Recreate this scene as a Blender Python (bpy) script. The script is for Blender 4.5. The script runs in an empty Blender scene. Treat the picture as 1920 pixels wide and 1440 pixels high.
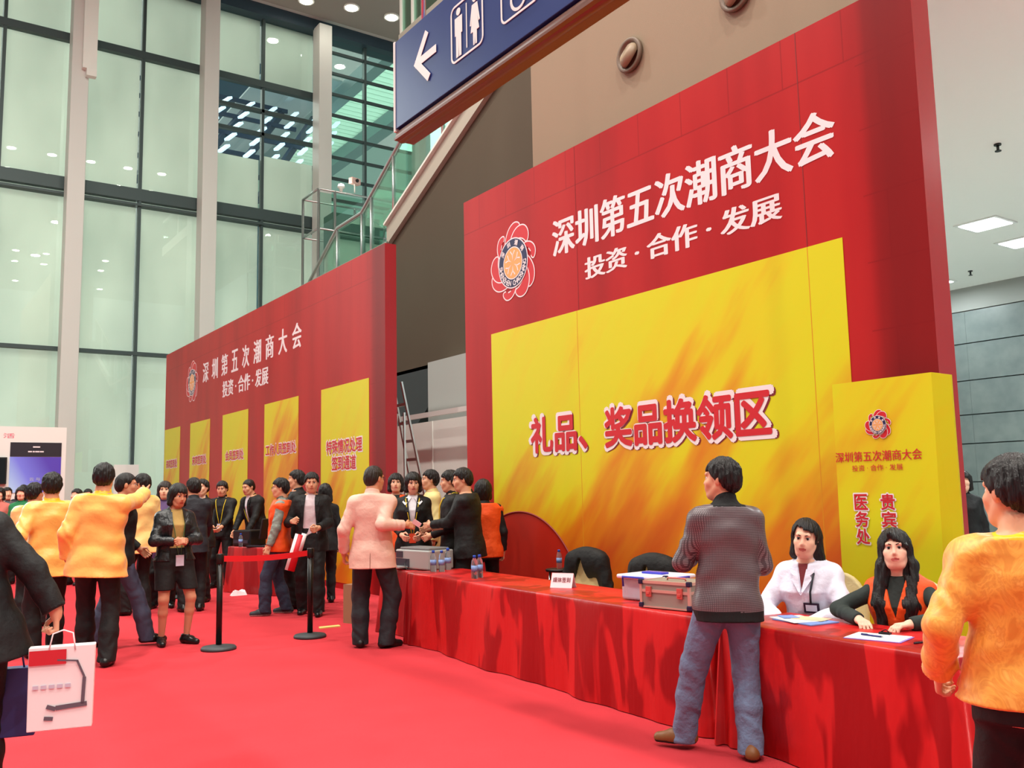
import bpy, bmesh, math, random
import numpy as np
from mathutils import Matrix, Vector
random.seed(7)
SC = bpy.context.scene
COL = SC.collection

# ------------------------------------------------------------------ camera
cam_data = bpy.data.cameras.new('camera')
cam_data.sensor_width = 36.0
cam_data.lens = 36.0 * 1700.0 / 1920.0
cam_data.clip_start = 0.05
cam_data.clip_end = 300
cam = bpy.data.objects.new('camera', cam_data)
COL.objects.link(cam)
_r = np.array([0.8212, -0.5703, -0.0203]); _d = np.array([0.0505, 0.1080, -0.9929])
_r /= np.linalg.norm(_r); _d -= _r * (_d @ _r); _d /= np.linalg.norm(_d)
_f = np.cross(_d, _r) * -1.0
if _f[1] < 0: _f = -_f
_m = Matrix(((_r[0], -_d[0], -_f[0], 0.0), (_r[1], -_d[1], -_f[1], 0.0), (_r[2], -_d[2], -_f[2], 1.55), (0, 0, 0, 1)))
cam.matrix_world = _m
SC.camera = cam

# ------------------------------------------------------------------ exposure, world
SC.view_settings.view_transform = 'Standard'
SC.view_settings.look = 'None'
SC.view_settings.gamma = 1.0
SC.view_settings.use_curve_mapping = False
SC.view_settings.exposure = -0.08
world = bpy.data.worlds.new('world'); SC.world = world
world.use_nodes = True
_bg = world.node_tree.nodes['Background']
_bg.inputs[0].default_value = (0.93, 1.0, 0.95, 1)
_bg.inputs[1].default_value = 0.52

# ------------------------------------------------------------------ large lamps: the hall's ceiling lights
def area_lamp(name, loc, power, size, col=(1, 0.97, 0.9), spread=180, rot=(0, 0, 0)):
    l = bpy.data.lights.new(name, 'AREA'); l.shape = 'DISK'; l.size = size; l.energy = power; l.color = col
    l.spread = math.radians(spread)
    o = bpy.data.objects.new(name, l); o.location = loc; o.rotation_euler = rot; COL.objects.link(o)
    return o
for _x in (-6, 1, 8):
    for _y in (-9.7, 0, 8.7, 17):
        if _x == 8 and _y > 10: continue
        area_lamp('hall_lamp_light', (_x + 0.7, _y, 19.6), 1250, 0.6, (1.0, 0.95, 0.86))
# overcast daylight from outside, through the glass facade
_s = bpy.data.lights.new('daylight', 'SUN'); _s.energy = 8.0; _s.angle = math.radians(70); _s.color = (0.92, 1.0, 0.95)
_so = bpy.data.objects.new('daylight', _s); COL.objects.link(_so); _so.rotation_euler = (math.radians(-68), 0, math.radians(-12))

# ------------------------------------------------------------------ helpers
def lin(c):
    out = []
    for v in c[:3]:
        v = v / 255.0
        out.append(v / 12.92 if v <= 0.04045 else ((v + 0.055) / 1.055) ** 2.4)
    return (*out, 1.0)

def mat(name, col, rough=0.6, metal=0.0, bump=0.0, bscale=60.0, var=0.0, vscale=8.0, trans=0.0, spec=0.5, stretch=None, emit=None, estr=0.0, sheen=0.0, alpha=1.0, ior=1.45):
    m = bpy.data.materials.new(name); m.use_nodes = True
    nt = m.node_tree; b = nt.nodes['Principled BSDF']
    c = lin(col)
    b.inputs['Base Color'].default_value = c
    b.inputs['Roughness'].default_value = rough
    b.inputs['Metallic'].default_value = metal
    b.inputs['Specular IOR Level'].default_value = spec
    b.inputs['Transmission Weight'].default_value = trans
    b.inputs['IOR'].default_value = ior
    b.inputs['Sheen Weight'].default_value = sheen
    b.inputs['Alpha'].default_value = alpha
    if emit:
        b.inputs['Emission Color'].default_value = lin(emit); b.inputs['Emission Strength'].default_value = estr
    if bump or var:
        tc = nt.nodes.new('ShaderNodeTexCoord'); src = tc.outputs['Object']
        if stretch:
            mp = nt.nodes.new('ShaderNodeMapping'); mp.inputs['Scale'].default_value = stretch
            nt.links.new(src, mp.inputs['Vector']); src = mp.outputs['Vector']
    if var:
        n = nt.nodes.new('ShaderNodeTexNoise'); n.inputs['Scale'].default_value = vscale; n.inputs['Detail'].default_value = 4
        nt.links.new(src, n.inputs['Vector'])
        mx = nt.nodes.new('ShaderNodeMix'); mx.data_type = 'RGBA'
        lo = tuple(max(0, v * (1 - var)) for v in c[:3]) + (1,); hi = tuple(min(1, v * (1 + var)) for v in c[:3]) + (1,)
        mx.inputs[6].default_value = lo; mx.inputs[7].default_value = hi
        nt.links.new(n.outputs['Fac'], mx.inputs[0]); nt.links.new(mx.outputs[2], b.inputs['Base Color'])
    if bump:
        n = nt.nodes.new('ShaderNodeTexNoise'); n.inputs['Scale'].default_value = bscale; n.inputs['Detail'].default_value = 5
        nt.links.new(src, n.inputs['Vector'])
        bp = nt.nodes.new('ShaderNodeBump'); bp.inputs['Strength'].default_value = bump; bp.inputs['Distance'].default_value = 0.01 if bscale > 20 else 0.05
        nt.links.new(n.outputs['Fac'], bp.inputs['Height']); nt.links.new(bp.outputs['Normal'], b.inputs['Normal'])
    return m

def tag(o, label=None, cat=None, group=None, kind=None):
    if label: o['label'] = label
    if cat: o['category'] = cat
    if group: o['group'] = group
    if kind: o['kind'] = kind
    return o

def empty(name, loc=(0, 0, 0), rz=0.0, label=None, cat=None, group=None):
    o = bpy.data.objects.new(name, None); COL.objects.link(o)
    o.location = loc; o.rotation_euler = (0, 0, rz); o.empty_display_size = 0.1
    return tag(o, label, cat, group)

class MB:
    """collects shapes; build() links them as one mesh object"""
    def __init__(s): s.v = []; s.f = []; s.mi = []; s.m = 0; s.sm = []
    def add(s, vs, fs, smooth=False):
        o = len(s.v); s.v += [tuple(p) for p in vs]
        s.f += [tuple(i + o for i in f) for f in fs]; s.mi += [s.m] * len(fs); s.sm += [smooth] * len(fs)
        return s
    def box(s, a, b, M=None):
        x0, y0, z0 = (min(a[i], b[i]) for i in range(3)); x1, y1, z1 = (max(a[i], b[i]) for i in range(3))
        vs = [(x0, y0, z0), (x1, y0, z0), (x1, y1, z0), (x0, y1, z0), (x0, y0, z1), (x1, y0, z1), (x1, y1, z1), (x0, y1, z1)]
        if M is not None: vs = [tuple(M @ Vector(p)) for p in vs]
        return s.add(vs, [(0, 3, 2, 1), (4, 5, 6, 7), (0, 1, 5, 4), (1, 2, 6, 5), (2, 3, 7, 6), (3, 0, 4, 7)])
    def bar(s, a, b, w, h=None):
        a = Vector(a); b = Vector(b); h = h or w; d = (b - a); L = d.length; d.normalize()
        up = Vector((0, 0, 1)) if abs(d.z) < 0.95 else Vector((1, 0, 0))
        r = d.cross(up).normalized(); u = r.cross(d)
        vs = []
        for p in (a, b):
            for sx, sy in ((-1, -1), (1, -1), (1, 1), (-1, 1)): vs.append(tuple(p + r * sx * w / 2 + u * sy * h / 2))
        return s.add(vs, [(0, 3, 2, 1), (4, 5, 6, 7), (0, 1, 5, 4), (1, 2, 6, 5), (2, 3, 7, 6), (3, 0, 4, 7)])
    def tube(s, pts, r, n=10, cap=True):
        pts = [Vector(p) for p in pts]; rs = r if isinstance(r, (list, tuple)) else [r] * len(pts)
        vs = []; prev = None
        for i, p in enumerate(pts):
            d = (pts[min(i + 1, len(pts) - 1)] - pts[max(i - 1, 0)]).normalized()
            if prev is None:
                up = Vector((0, 0, 1)) if abs(d.z) < 0.9 else Vector((1, 0, 0)); a = d.cross(up).normalized()
            else: a = (prev - d * prev.dot(d)).normalized()
            prev = a; b = d.cross(a)
            for k in range(n):
                t = 2 * math.pi * k / n; vs.append(tuple(p + (a * math.cos(t) + b * math.sin(t)) * rs[i]))
        fs = []
        for i in range(len(pts) - 1):
            for k in range(n): fs.append((i * n + k, i * n + (k + 1) % n, (i + 1) * n + (k + 1) % n, (i + 1) * n + k))
        s.add(vs, fs, True)
        if cap:
            o = len(s.v) - len(vs)
            s.f.append(tuple(o + k for k in reversed(range(n)))); s.f.append(tuple(o + (len(pts) - 1) * n + k for k in range(n))); s.mi += [s.m] * 2; s.sm += [False] * 2
        return s
    def lathe(s, prof, n=24, c=(0, 0, 0), M=None, smooth=True):
        vs = []
        for r, z in prof:
            for k in range(n):
                t = 2 * math.pi * k / n; vs.append(Vector((r * math.cos(t), r * math.sin(t), z)))
        vs = [(M @ p if M is not None else p) + Vector(c) for p in vs]
        fs = [(i * n + k, i * n + (k + 1) % n, (i + 1) * n + (k + 1) % n, (i + 1) * n + k) for i in range(len(prof) - 1) for k in range(n)]
        s.add([tuple(p) for p in vs], fs, smooth)
        o = len(s.v) - len(vs)
        s.f.append(tuple(o + k for k in reversed(range(n)))); s.f.append(tuple(o + (len(prof) - 1) * n + k for k in range(n))); s.mi += [s.m] * 2; s.sm += [False] * 2
        return s
    def prism(s, poly, vec):
        """poly: list of 3d points (planar), extruded by vec"""
        n = len(poly); vec = Vector(vec); vs = [tuple(Vector(p)) for p in poly] + [tuple(Vector(p) + vec) for p in poly]
        nrm = Vector((0, 0, 0))
        for i in range(n): nrm += Vector(poly[i]).cross(Vector(poly[(i + 1) % n]))
        idx = list(range(n)); flip = nrm.dot(vec) > 0
        a = tuple(idx); b = tuple(i + n for i in idx)
        fs = [a[::-1], b] if flip else [a, b[::-1]]
        for i in range(n):
            j = (i + 1) % n; q = (i, j, j + n, i + n); fs.append(q if flip else q[::-1])
        return s.add(vs, fs)
    def mesh(s, name, mats):
        me = bpy.data.meshes.new(name); me.from_pydata(s.v, [], s.f)
        for m in (mats if isinstance(mats, (list, tuple)) else [mats]): me.materials.append(m)
        me.polygons.foreach_set('material_index', s.mi); me.polygons.foreach_set('use_smooth', s.sm); me.update()
        return me
    def build(s, name, mats, parent=None, bevel=0.0, seg=2):
        o = bpy.data.objects.new(name, s.mesh(name, mats)); COL.objects.link(o)
        if parent: o.parent = parent
        if bevel:
            b = o.modifiers.new('bevel', 'BEVEL'); b.width = bevel; b.segments = seg; b.limit_method = 'ANGLE'; b.angle_limit = math.radians(40)
        return o

def local(o, M):
    o.matrix_basis = M
    return o

# --- writing: font curves turned to meshes, fitted into a box (w x h), lying in local xy with z out
def text_mesh(body, w, h, bold=0.0, heavy=0.0, depth=0.004):
    cu = bpy.data.curves.new('lettering', 'FONT'); cu.body = body; cu.size = 1.0; cu.extrude = 0.0; cu.offset = 0.0
    cu.align_x = 'LEFT'; cu.resolution_u = 3
    o = bpy.data.objects.new('lettering', cu); COL.objects.link(o)
    bpy.context.view_layer.update()
    dg = bpy.context.evaluated_depsgraph_get()
    me = bpy.data.meshes.new_from_object(o.evaluated_get(dg))
    bpy.data.objects.remove(o); bpy.data.curves.remove(cu)
    v = np.empty(len(me.vertices) * 3); me.vertices.foreach_get('co', v); v = v.reshape(-1, 3)
    fs = [tuple(p.vertices) for p in me.polygons]
    bpy.data.meshes.remove(me)
    x0, y0 = v[:, 0].min(), v[:, 1].min(); x1, y1 = v[:, 0].max(), v[:, 1].max()
    v[:, 0] = (v[:, 0] - x0) / (x1 - x0) * w; v[:, 1] = (v[:, 1] - y0) / (y1 - y0) * h
    m = MB()
    k = h * bold * 1.1   # stroke weight: the glyphs laid over each other around a small ring
    sh = [(0.0, 0.0)]
    if heavy: sh = [(-heavy, 0.0), (0.0, 0.0), (heavy, 0.0), (-heavy / 2, k), (heavy / 2, -k)]
    elif bold: sh += [(k * math.cos(math.pi * q / 4), k * math.sin(math.pi * q / 4)) for q in range(8)]
    for i, (dx, dy) in enumerate(sh):
        vv = v.copy(); vv[:, 0] += dx; vv[:, 1] += dy; vv[:, 2] = depth + 0.00002 * i
        m.add(vv.tolist(), fs)
    return m

def place_text(body, Yl, Yr, z0, z1, X, material, name, parent, bold=0.0, heavy=0.0, depth=0.004):
    """writing on a plane x = X seen from -x; Yl is the left end (larger y)"""
    m = text_mesh(body, Yl - Yr, z1 - z0, bold, heavy, depth)
    m.v = [(X - p[2], Yl - p[0], z0 + p[1]) for p in m.v]
    return m.build(name, material, parent)

# --- plain node helpers
def node_mat(name):
    m = bpy.data.materials.new(name); m.use_nodes = True; nt = m.node_tree
    return m, nt, nt.nodes['Principled BSDF']
def nn(nt, t, **k):
    n = nt.nodes.new(t)
    for a, b in k.items(): setattr(n, a, b)
    return n
def ramp(nt, src, stops):
    r = nt.nodes.new('ShaderNodeValToRGB'); e = r.color_ramp.elements
    e[0].position = stops[0][0]; e[0].color = lin(stops[0][1]); e[1].position = stops[-1][0]; e[1].color = lin(stops[-1][1])
    for p, c in stops[1:-1]:
        q = e.new(p); q.color = lin(c)
    nt.links.new(src, r.inputs[0]); return r.outputs[0]
def mathn(nt, op, a, b=None, c=None):
    n = nt.nodes.new('ShaderNodeMath'); n.operation = op
    for i, x in enumerate((a, b, c)):
        if x is None: continue
        if isinstance(x, (int, float)): n.inputs[i].default_value = x
        else: nt.links.new(x, n.inputs[i])
    return n.outputs[0]

# ------------------------------------------------------------------ materials of the place
M_carpet = mat('carpet', (196, 58, 66), 0.95, bump=0.5, bscale=260, var=0.16, vscale=1.6, spec=0.1)
M_white = mat('white_paint', (226, 228, 224), 0.6)
M_offwhite = mat('off_white', (226, 228, 220), 0.7)
M_blackmetal = mat('black_metal', (22, 22, 24), 0.4, 0.3)
M_black = mat('black_plastic', (16, 16, 18), 0.45)
M_steel = mat('steel', (190, 196, 194), 0.3, 0.9)
M_darkframe = mat('dark_frame', (60, 76, 76), 0.5, 0.2)
M_col = mat('column_paint', (204, 206, 200), 0.5, bump=0.05)
M_blind = None
def blind_material():
    m, nt, b = node_mat('roller_blind')
    tc = nn(nt, 'ShaderNodeTexCoord'); mp = nn(nt, 'ShaderNodeMapping'); mp.inputs['Scale'].default_value = (0.5, 1, 0.22)
    nt.links.new(tc.outputs['Object'], mp.inputs[0])
    n = nn(nt, 'ShaderNodeTexNoise'); n.inputs['Scale'].default_value = 1.2; n.inputs['Detail'].default_value = 3
    nt.links.new(mp.outputs[0], n.inputs['Vector'])
    c = ramp(nt, n.outputs['Fac'], [(0.3, (226, 228, 222)), (0.7, (242, 242, 236))])
    nt.nodes.remove(b); out = nt.nodes['Material Output']
    d = nn(nt, 'ShaderNodeBsdfDiffuse'); t = nn(nt, 'ShaderNodeBsdfTranslucent'); mx = nn(nt, 'ShaderNodeMixShader'); mx.inputs[0].default_value = 0.5
    nt.links.new(c, d.inputs[0]); nt.links.new(c, t.inputs[0]); nt.links.new(d.outputs[0], mx.inputs[1]); nt.links.new(t.outputs[0], mx.inputs[2])
    nt.links.new(mx.outputs[0], out.inputs[0])
    return m
def pane_material(name, tint=(214, 240, 230), refl=0.10):
    m, nt, b = node_mat(name); nt.nodes.remove(b); out = nt.nodes['Material Output']
    t = nn(nt, 'ShaderNodeBsdfTransparent'); t.inputs[0].default_value = lin(tint)
    g = nn(nt, 'ShaderNodeBsdfGlossy'); g.inputs[1].default_value = 0.0; g.inputs[0].default_value = (0.9, 1, 0.95, 1)
    lw = nn(nt, 'ShaderNodeLayerWeight'); lw.inputs[0].default_value = 0.25
    f = mathn(nt, 'ADD', mathn(nt, 'MULTIPLY', lw.outputs['Fresnel'], 0.6), refl * 0.4)
    mx = nn(nt, 'ShaderNodeMixShader'); nt.links.new(f, mx.inputs[0]); nt.links.new(t.outputs[0], mx.inputs[1]); nt.links.new(g.outputs[0], mx.inputs[2])
    nt.links.new(mx.outputs[0], out.inputs[0])
    return m
M_blind = blind_material()
M_pane = pane_material('facade_glass', (244, 250, 247))
M_greenpane = pane_material('green_glass', (234, 248, 243))

# ------------------------------------------------------------------ floor, ceilings, walls
tag(MB().box((-14, -4, -0.2), (6.9, 34, 0)).build('floor', M_carpet), kind='structure')
tag(MB().box((6.9, -4, -0.2), (26, 34, -0.004)).build('floor_stone', mat('grey_stone_floor', (216, 218, 212), 0.3, var=0.05)), kind='structure')
M_ceil = mat('hall_ceiling_paint', (150, 146, 138), 0.8)
tag(MB().box((-14, -24, 19.85), (24, 31.2, 20.3)).build('ceiling', M_ceil), kind='structure')
M_lowceil = mat('low_ceiling_paint', (240, 242, 236), 0.7)
tag(MB().prism([(7.25, -3, 5.88), (20.4, -3, 5.88), (20.4, 16, 5.88), (12.6, 16, 5.88), (12.6, 9.65, 5.88), (7.25, 9.65, 5.88)], (0, 0, 0.3)).build('ceiling_lower', M_lowceil), kind='structure')
M_beige = mat('beige_render', (146, 126, 104), 0.75, bump=0.15, bscale=200)
tag(MB().box((7.2, -3, 6.18), (9.4, 9.7, 14)).box((7.2, -3, 5.86), (7.25, 9.7, 6.18)).box((7.25, 9.65, 5.86), (9.4, 9.7, 6.18)).build('wall_bulkhead', M_beige), kind='structure')
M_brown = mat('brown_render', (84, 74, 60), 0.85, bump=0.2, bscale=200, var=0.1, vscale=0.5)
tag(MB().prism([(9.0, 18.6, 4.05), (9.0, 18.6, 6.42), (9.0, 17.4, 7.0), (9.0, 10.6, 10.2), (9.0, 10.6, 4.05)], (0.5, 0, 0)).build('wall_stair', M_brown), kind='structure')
# tiled wall on the right
def tiled_wall():
    m, nt, b = node_mat('grey_wall_panels')
    tc = nn(nt, 'ShaderNodeTexCoord'); n = nn(nt, 'ShaderNodeTexNoise'); n.inputs['Scale'].default_value = 3; n.inputs['Detail'].default_value = 6
    nt.links.new(tc.outputs['Object'], n.inputs['Vector'])
    c = ramp(nt, n.outputs['Fac'], [(0.3, (104, 114, 114)), (0.7, (122, 130, 128))])
    nt.links.new(c, b.inputs['Base Color']); b.inputs['Roughness'].default_value = 0.32
    return m
M_tile = tiled_wall()
wr = MB()
zs = [0.0, 1.55, 2.39, 3.03, 3.79, 4.62, 5.35]
for i in range(len(zs) - 1):
    for k in range(7): wr.box((19.8, -3 + k * 2.72, zs[i] + 0.012), (20.05, -3 + (k + 1) * 2.72 - 0.004, zs[i + 1] - 0.012))
wr.m = 1; wr.box((19.86, -3, 0), (20.2, 16, 5.35)); wr.m = 2; wr.box((19.8, -3, 5.36), (20.2, 16, 5.88))
tag(wr.build('wall_right', [M_tile, M_darkframe, mat('grey_band', (150, 152, 148), 0.7)]), kind='structure')

# ------------------------------------------------------------------ the glass facade
YF = 32.0
cols = [-8.0, -3.75, 0.5, 4.75, 9.0, 13.3, 17.6, 21.9]
M_beam = mat('beam_dark', (46, 66, 78), 0.5)
for i, x in enumerate(cols[2:7]):
    tag(MB().box((x - 0.26, YF - 0.9, 0), (x + 0.26, YF - 0.25, 19.6)).box((x - 0.1, YF - 0.25, 0), (x + 0.1, YF, 19.6)).build('column', M_col, bevel=0.02), kind='structure')
# boxed cable riser that stops half way up on the first visible column
tag(MB().box((4.78, YF - 1.12, 15.55), (5.2, YF - 0.9, 19.6)).box((4.9, YF - 1.16, 15.3), (5.2, YF - 0.92, 15.55)).build('trim_1', M_offwhite), kind='structure')
tag(MB().box((-12, YF - 0.35, 19.55), (24, YF + 0.5, 20.6)).build('trim_2', M_beam), kind='structure')
tag(MB().box((-12, YF - 1.2, 20.0), (24, YF - 0.35, 20.3)).build('trim_3', M_col), kind='structure')
tr_z = [6.4, 11.9, 16.95]
wn = 0
for b in range(2, 6):
    x0, x1 = cols[b] + 0.1, cols[b + 1] - 0.1; xm = (x0 + x1) / 2
    wn += 1
    root = empty('window_%d' % wn, ((x0 + x1) / 2, YF, 0)); tag(root, kind='structure')
    def put(mb, name, m):
        mb.v = [(p[0] - root.location.x, p[1] - YF, p[2]) for p in mb.v]
        return mb.build(name, m, root)
    fr = MB()
    if b < 5:
        for z, hh in zip(tr_z, (0.12, 0.42, 0.26)):
            fr.box((x0, YF - 0.12, z - hh / 2), (x1, YF + 0.12, z + hh / 2))
            if hh > 0.3: fr.box((x0, YF - 0.2, z - hh / 2 - 0.2), (x1, YF + 0.12, z - hh / 2 - 0.12))
        fr.box((xm - 0.05, YF - 0.1, 0), (xm + 0.05, YF + 0.1, 19.6))
        if b == 4:
            for z in (15.9, 15.0): fr.box((x0, YF - 0.1, z - 0.06), (x1, YF + 0.1, z + 0.06))
        put(fr, 'frame', M_darkframe)
        bl = MB()
        levels = [0.0] + tr_z + [19.6]
        for i in range(4):
            for xa, xb in ((x0, xm - 0.07), (xm + 0.07, x1)):
                za, zb = levels[i] + 0.03, levels[i + 1] - 0.03
                if b == 4 and i == 2: zb = 14.05 if xa == x0 else 14.25
                bl.box((xa, YF + 0.16, za), (xb, YF + 0.18, zb))
        put(bl, 'blind', M_blind)
    else:
        for z in [19.0 - 0.86 * k for k in range(16)]: fr.box((x0, YF - 0.06, z - 0.05), (x1, YF + 0.06, z + 0.05))
        for xx in (xm - 0.1, x0 + 0.05): fr.box((xx - 0.05, YF - 0.1, 0), (xx + 0.05, YF + 0.1, 19.6))
        put(fr, 'frame', M_darkframe)
    put(MB().box((x0, YF + 0.02, 0), (x1, YF + 0.03, 19.6)), 'glass', M_pane if b < 5 else M_greenpane)
# outside, beyond the glass: the roof canopy of the next hall with trusses
M_canopy = mat('canopy_white', (226, 240, 232), 0.6)
M_slat, _nt, _b = node_mat('canopy_translucent'); _t = nn(_nt, 'ShaderNodeBsdfTranslucent'); _t.inputs[0].default_value = lin((228, 246, 236)); _nt.links.new(_t.outputs[0], _nt.nodes['Material Output'].inputs[0])
M_girder = mat('girder_teal', (150, 176, 178), 0.6)
M_girder_dark = mat('girder_blue', (38, 66, 92), 0.5)
cn = empty('roof_canopy', (15, 40, 20), 0, 'white slatted roof canopy with dark girders seen through the clear glass bay', 'canopy')
def off(mb, o): mb.v = [(p[0] - o[0], p[1] - o[1], p[2] - o[2]) for p in mb.v]; return mb
sl = MB()
for k in range(60):
    y = 33.0 + k * 0.5
    sl.box((18.9, y, 22.0), (21.5, y + 0.44, 22.06))
off(sl, (15, 40, 20)).build('slats', M_slat, cn)
gd = MB().box((18.25, 33, 21.6), (18.85, 63, 22.3)).box((21.55, 33, 21.3), (22.3, 63, 22.2))
off(gd, (15, 40, 20)).build('girder', M_girder, cn)
off(MB().box((14.5, 40.5, 22.2), (18.2, 63, 22.3)).box((16.3, 40.5, 21.9), (16.6, 63, 22.2)), (15, 40, 20)).build('roof_panel', mat('roof_panel', (196, 216, 222), 0.6), cn)
dg = MB()
dg.bar((18.0, 37, 13.6), (24.5, 37.6, 18.0), 0.3, 0.42); dg.bar((18.0, 36.8, 15.2), (22.0, 37.2, 16.4), 0.25, 0.35); dg.bar((21.3, 37.2, 15.9), (24.5, 37.4, 16.6), 0.25, 0.35)
off(dg, (15, 40, 20)).build('brace', M_slat, cn)
off(MB().box((24, 58, 0), (50, 58.4, 27)), (15, 40, 20)).build('rear_wall', mat('rear_wall', (206, 232, 226), 0.7), cn)
nb = empty('neighbouring_hall', (13, 44, 0), 0, 'blue steel trusses with rows of lit lamps behind the uncovered window', 'building')
tb = MB().box((16.6, 62, 0), (25.0, 62.4, 33))
off(tb, (13, 44, 0)).build('wall', mat('far_hall', (60, 96, 118), 0.7), nb)
td = MB()
for k in range(4): td.bar((8 + 1.7 * k, 38, 14.5), (13 + 1.7 * k, 44, 21.5), 0.18, 0.35)
for k in range(5): td.bar((8, 39 + 1.2 * k, 15.9 + 1.4 * k), (16.6, 39 + 1.2 * k, 15.9 + 1.4 * k), 0.12, 0.2)
off(td, (13, 44, 0)).build('truss', M_girder_dark, nb)
M_strip = mat('lamp_strip', (210, 235, 255), 0.5, emit=(205, 235, 255), estr=1.5)
for k in range(6):
    for j in range(5):
        x = 10.4 + 1.15 * k + 0.6 * j; y = 38.6 + 0.95 * j; z = 16.6 + 1.0 * j
        off(MB().bar((x, y, z), (x + 0.55, y + 0.6, z + 0.6), 0.22, 0.10), (13, 44, 0)).build('lamp_strip', M_strip, nb)

# ------------------------------------------------------------------ ceiling lights in the hall
M_lampglow = mat('lamp_glow', (255, 250, 240), 0.5, emit=(255, 248, 232), estr=60)
def make_hall_light():
    r = empty('ceiling_light', (0, 0, 0))
    MB().lathe([(0.30, -0.06), (0.30, 0.0)], 20).build('rim', M_offwhite, r)
    MB().lathe([(0.22, -0.07), (0.22, -0.055)], 20).build('bulb', M_lampglow, r)
    return r
def dup(o, parent=None):
    c = o.copy(); COL.objects.link(c)
    if parent: c.parent = parent
    for ch in list(o.children): dup(ch, c)
    return c
hl = make_hall_light(); first = True
spots = [(12.16, 30.27), (13.77, 29.81), (15.36, 29.62)]
for x in (2.9, 4.8, 6.7, 8.6, 10.5, 12.3): spots += [(x, 12.2), (x + 0.15, 8.8)]
for x in (5.5, 7.4, 9.4, 11.5, 13.5): spots += [(x, -9.6), (x + 0.3, -13.0)]
for x in (5.0, 8.5, 12.5, 15): spots += [(x, -20)]
for i, (x, y) in enumerate(spots):
    o = hl if first else dup(hl); first = False
    o.location = (x, y, 19.85)
    if i < 3: tag(o, ['round downlight in the hall ceiling, first from the left above the facade', 'round downlight in the hall ceiling, middle of the three above the facade', 'round downlight in the hall ceiling closest to the blue sign'][i], 'light', 'hall downlights')
    else: tag(o, 'round downlight in the high hall ceiling mirrored as a glint in the facade glass', 'light', 'hall downlights mirrored in the glass')

# low ceiling: recessed panel lights and sprinklers
M_panelglow = mat('panel_glow', (250, 252, 255), 0.5, emit=(245, 250, 255), estr=9)
def make_panel():
    r = empty('ceiling_light', (0, 0, 0))
    MB().box((-0.36, -0.36, -0.02), (0.36, 0.36, 0.0)).build('frame', M_white, r)
    MB().box((-0.30, -0.30, -0.03), (0.30, 0.30, -0.015)).build('diffuser', M_panelglow, r)
    return r
pl = make_panel()
for i, (x, y, lb) in enumerate([(15.15, 7.63, 'square lit ceiling panel in the low white ceiling, whole in view'), (16.9, 7.85, 'square lit ceiling panel cut by the right edge of the picture'), (11.0, 3.4, 'square lit ceiling panel over the aisle behind the right display wall'), (18.6, 10.6, 'square lit ceiling panel beside the grey wall, hidden by the red display wall')]):
    o = pl if i == 0 else dup(pl)
    o.location = (x, y, 5.88); tag(o, lb, 'light', 'panel lights in the low ceiling')
    area_lamp('panel_light', (x, y, 5.80), (200, 100, 250, 60)[i], 0.6, (0.90, 1.0, 1.0))
M_sprk = mat('sprinkler_metal', (60, 66, 64), 0.4, 0.7)
def make_sprinkler():
    r = empty('sprinkler', (0, 0, 0))
    MB().lathe([(0.045, -0.02), (0.045, 0.0)], 12).build('collar', M_sprk, r)
    MB().lathe([(0.018, -0.09), (0.018, -0.02)], 8).lathe([(0.04, -0.10), (0.04, -0.09)], 10).build('nozzle', M_sprk, r)
    return r
sp = make_sprinkler()
for i, (x, y, lb) in enumerate([(11.66, 5.63, 'small dark sprinkler head in the white ceiling, the nearer and larger one'), (18.3, 9.6, 'small dark sprinkler head in the white ceiling above the grey tiled wall')]):
    o = sp if i == 0 else dup(sp); o.location = (x, y, 5.88); tag(o, lb, 'sprinkler', 'ceiling sprinklers')

# round air nozzles in the bulkhead
M_noz = mat('nozzle_ring', (112, 94, 78), 0.5); M_nozin = mat('nozzle_ball', (150, 128, 104), 0.45); M_dark = mat('dark_hole', (24, 20, 18), 0.9)
MX = Matrix.Rotation(math.radians(-90), 4, 'Y')
def make_nozzle():
    r = empty('air_nozzle', (0, 0, 0))
    MB().lathe([(0.15, 0.0), (0.21, 0.0), (0.215, 0.03), (0.20, 0.05), (0.165, 0.04), (0.15, 0.0)], 32, M=MX).build('ring', M_noz, r)
    ball = MB()
    A = Matrix.Rotation(math.radians(-22), 4, 'Z') @ Matrix.Rotation(math.radians(-62), 4, 'Y')
    ball.lathe([(0.16, -0.02), (0.158, 0.03), (0.13, 0.07), (0.09, 0.095), (0.085, 0.06)], 28, M=A)
    ball.build('ball', M_nozin, r)
    MB().lathe([(0.085, 0.075), (0.085, 0.085)], 20, M=A).build('opening', M_dark, r)
    return r
nz = make_nozzle()
for i, (y, lb) in enumerate([(7.655, 'round brown air nozzle in the beige wall, whole in view'), (6.0, 'round brown air nozzle in the beige wall cut by the top of the picture')]):
    o = nz if i == 0 else dup(nz); o.location = (7.185, y, 6.735); tag(o, lb, 'vent', 'air nozzles in the bulkhead')

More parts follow.
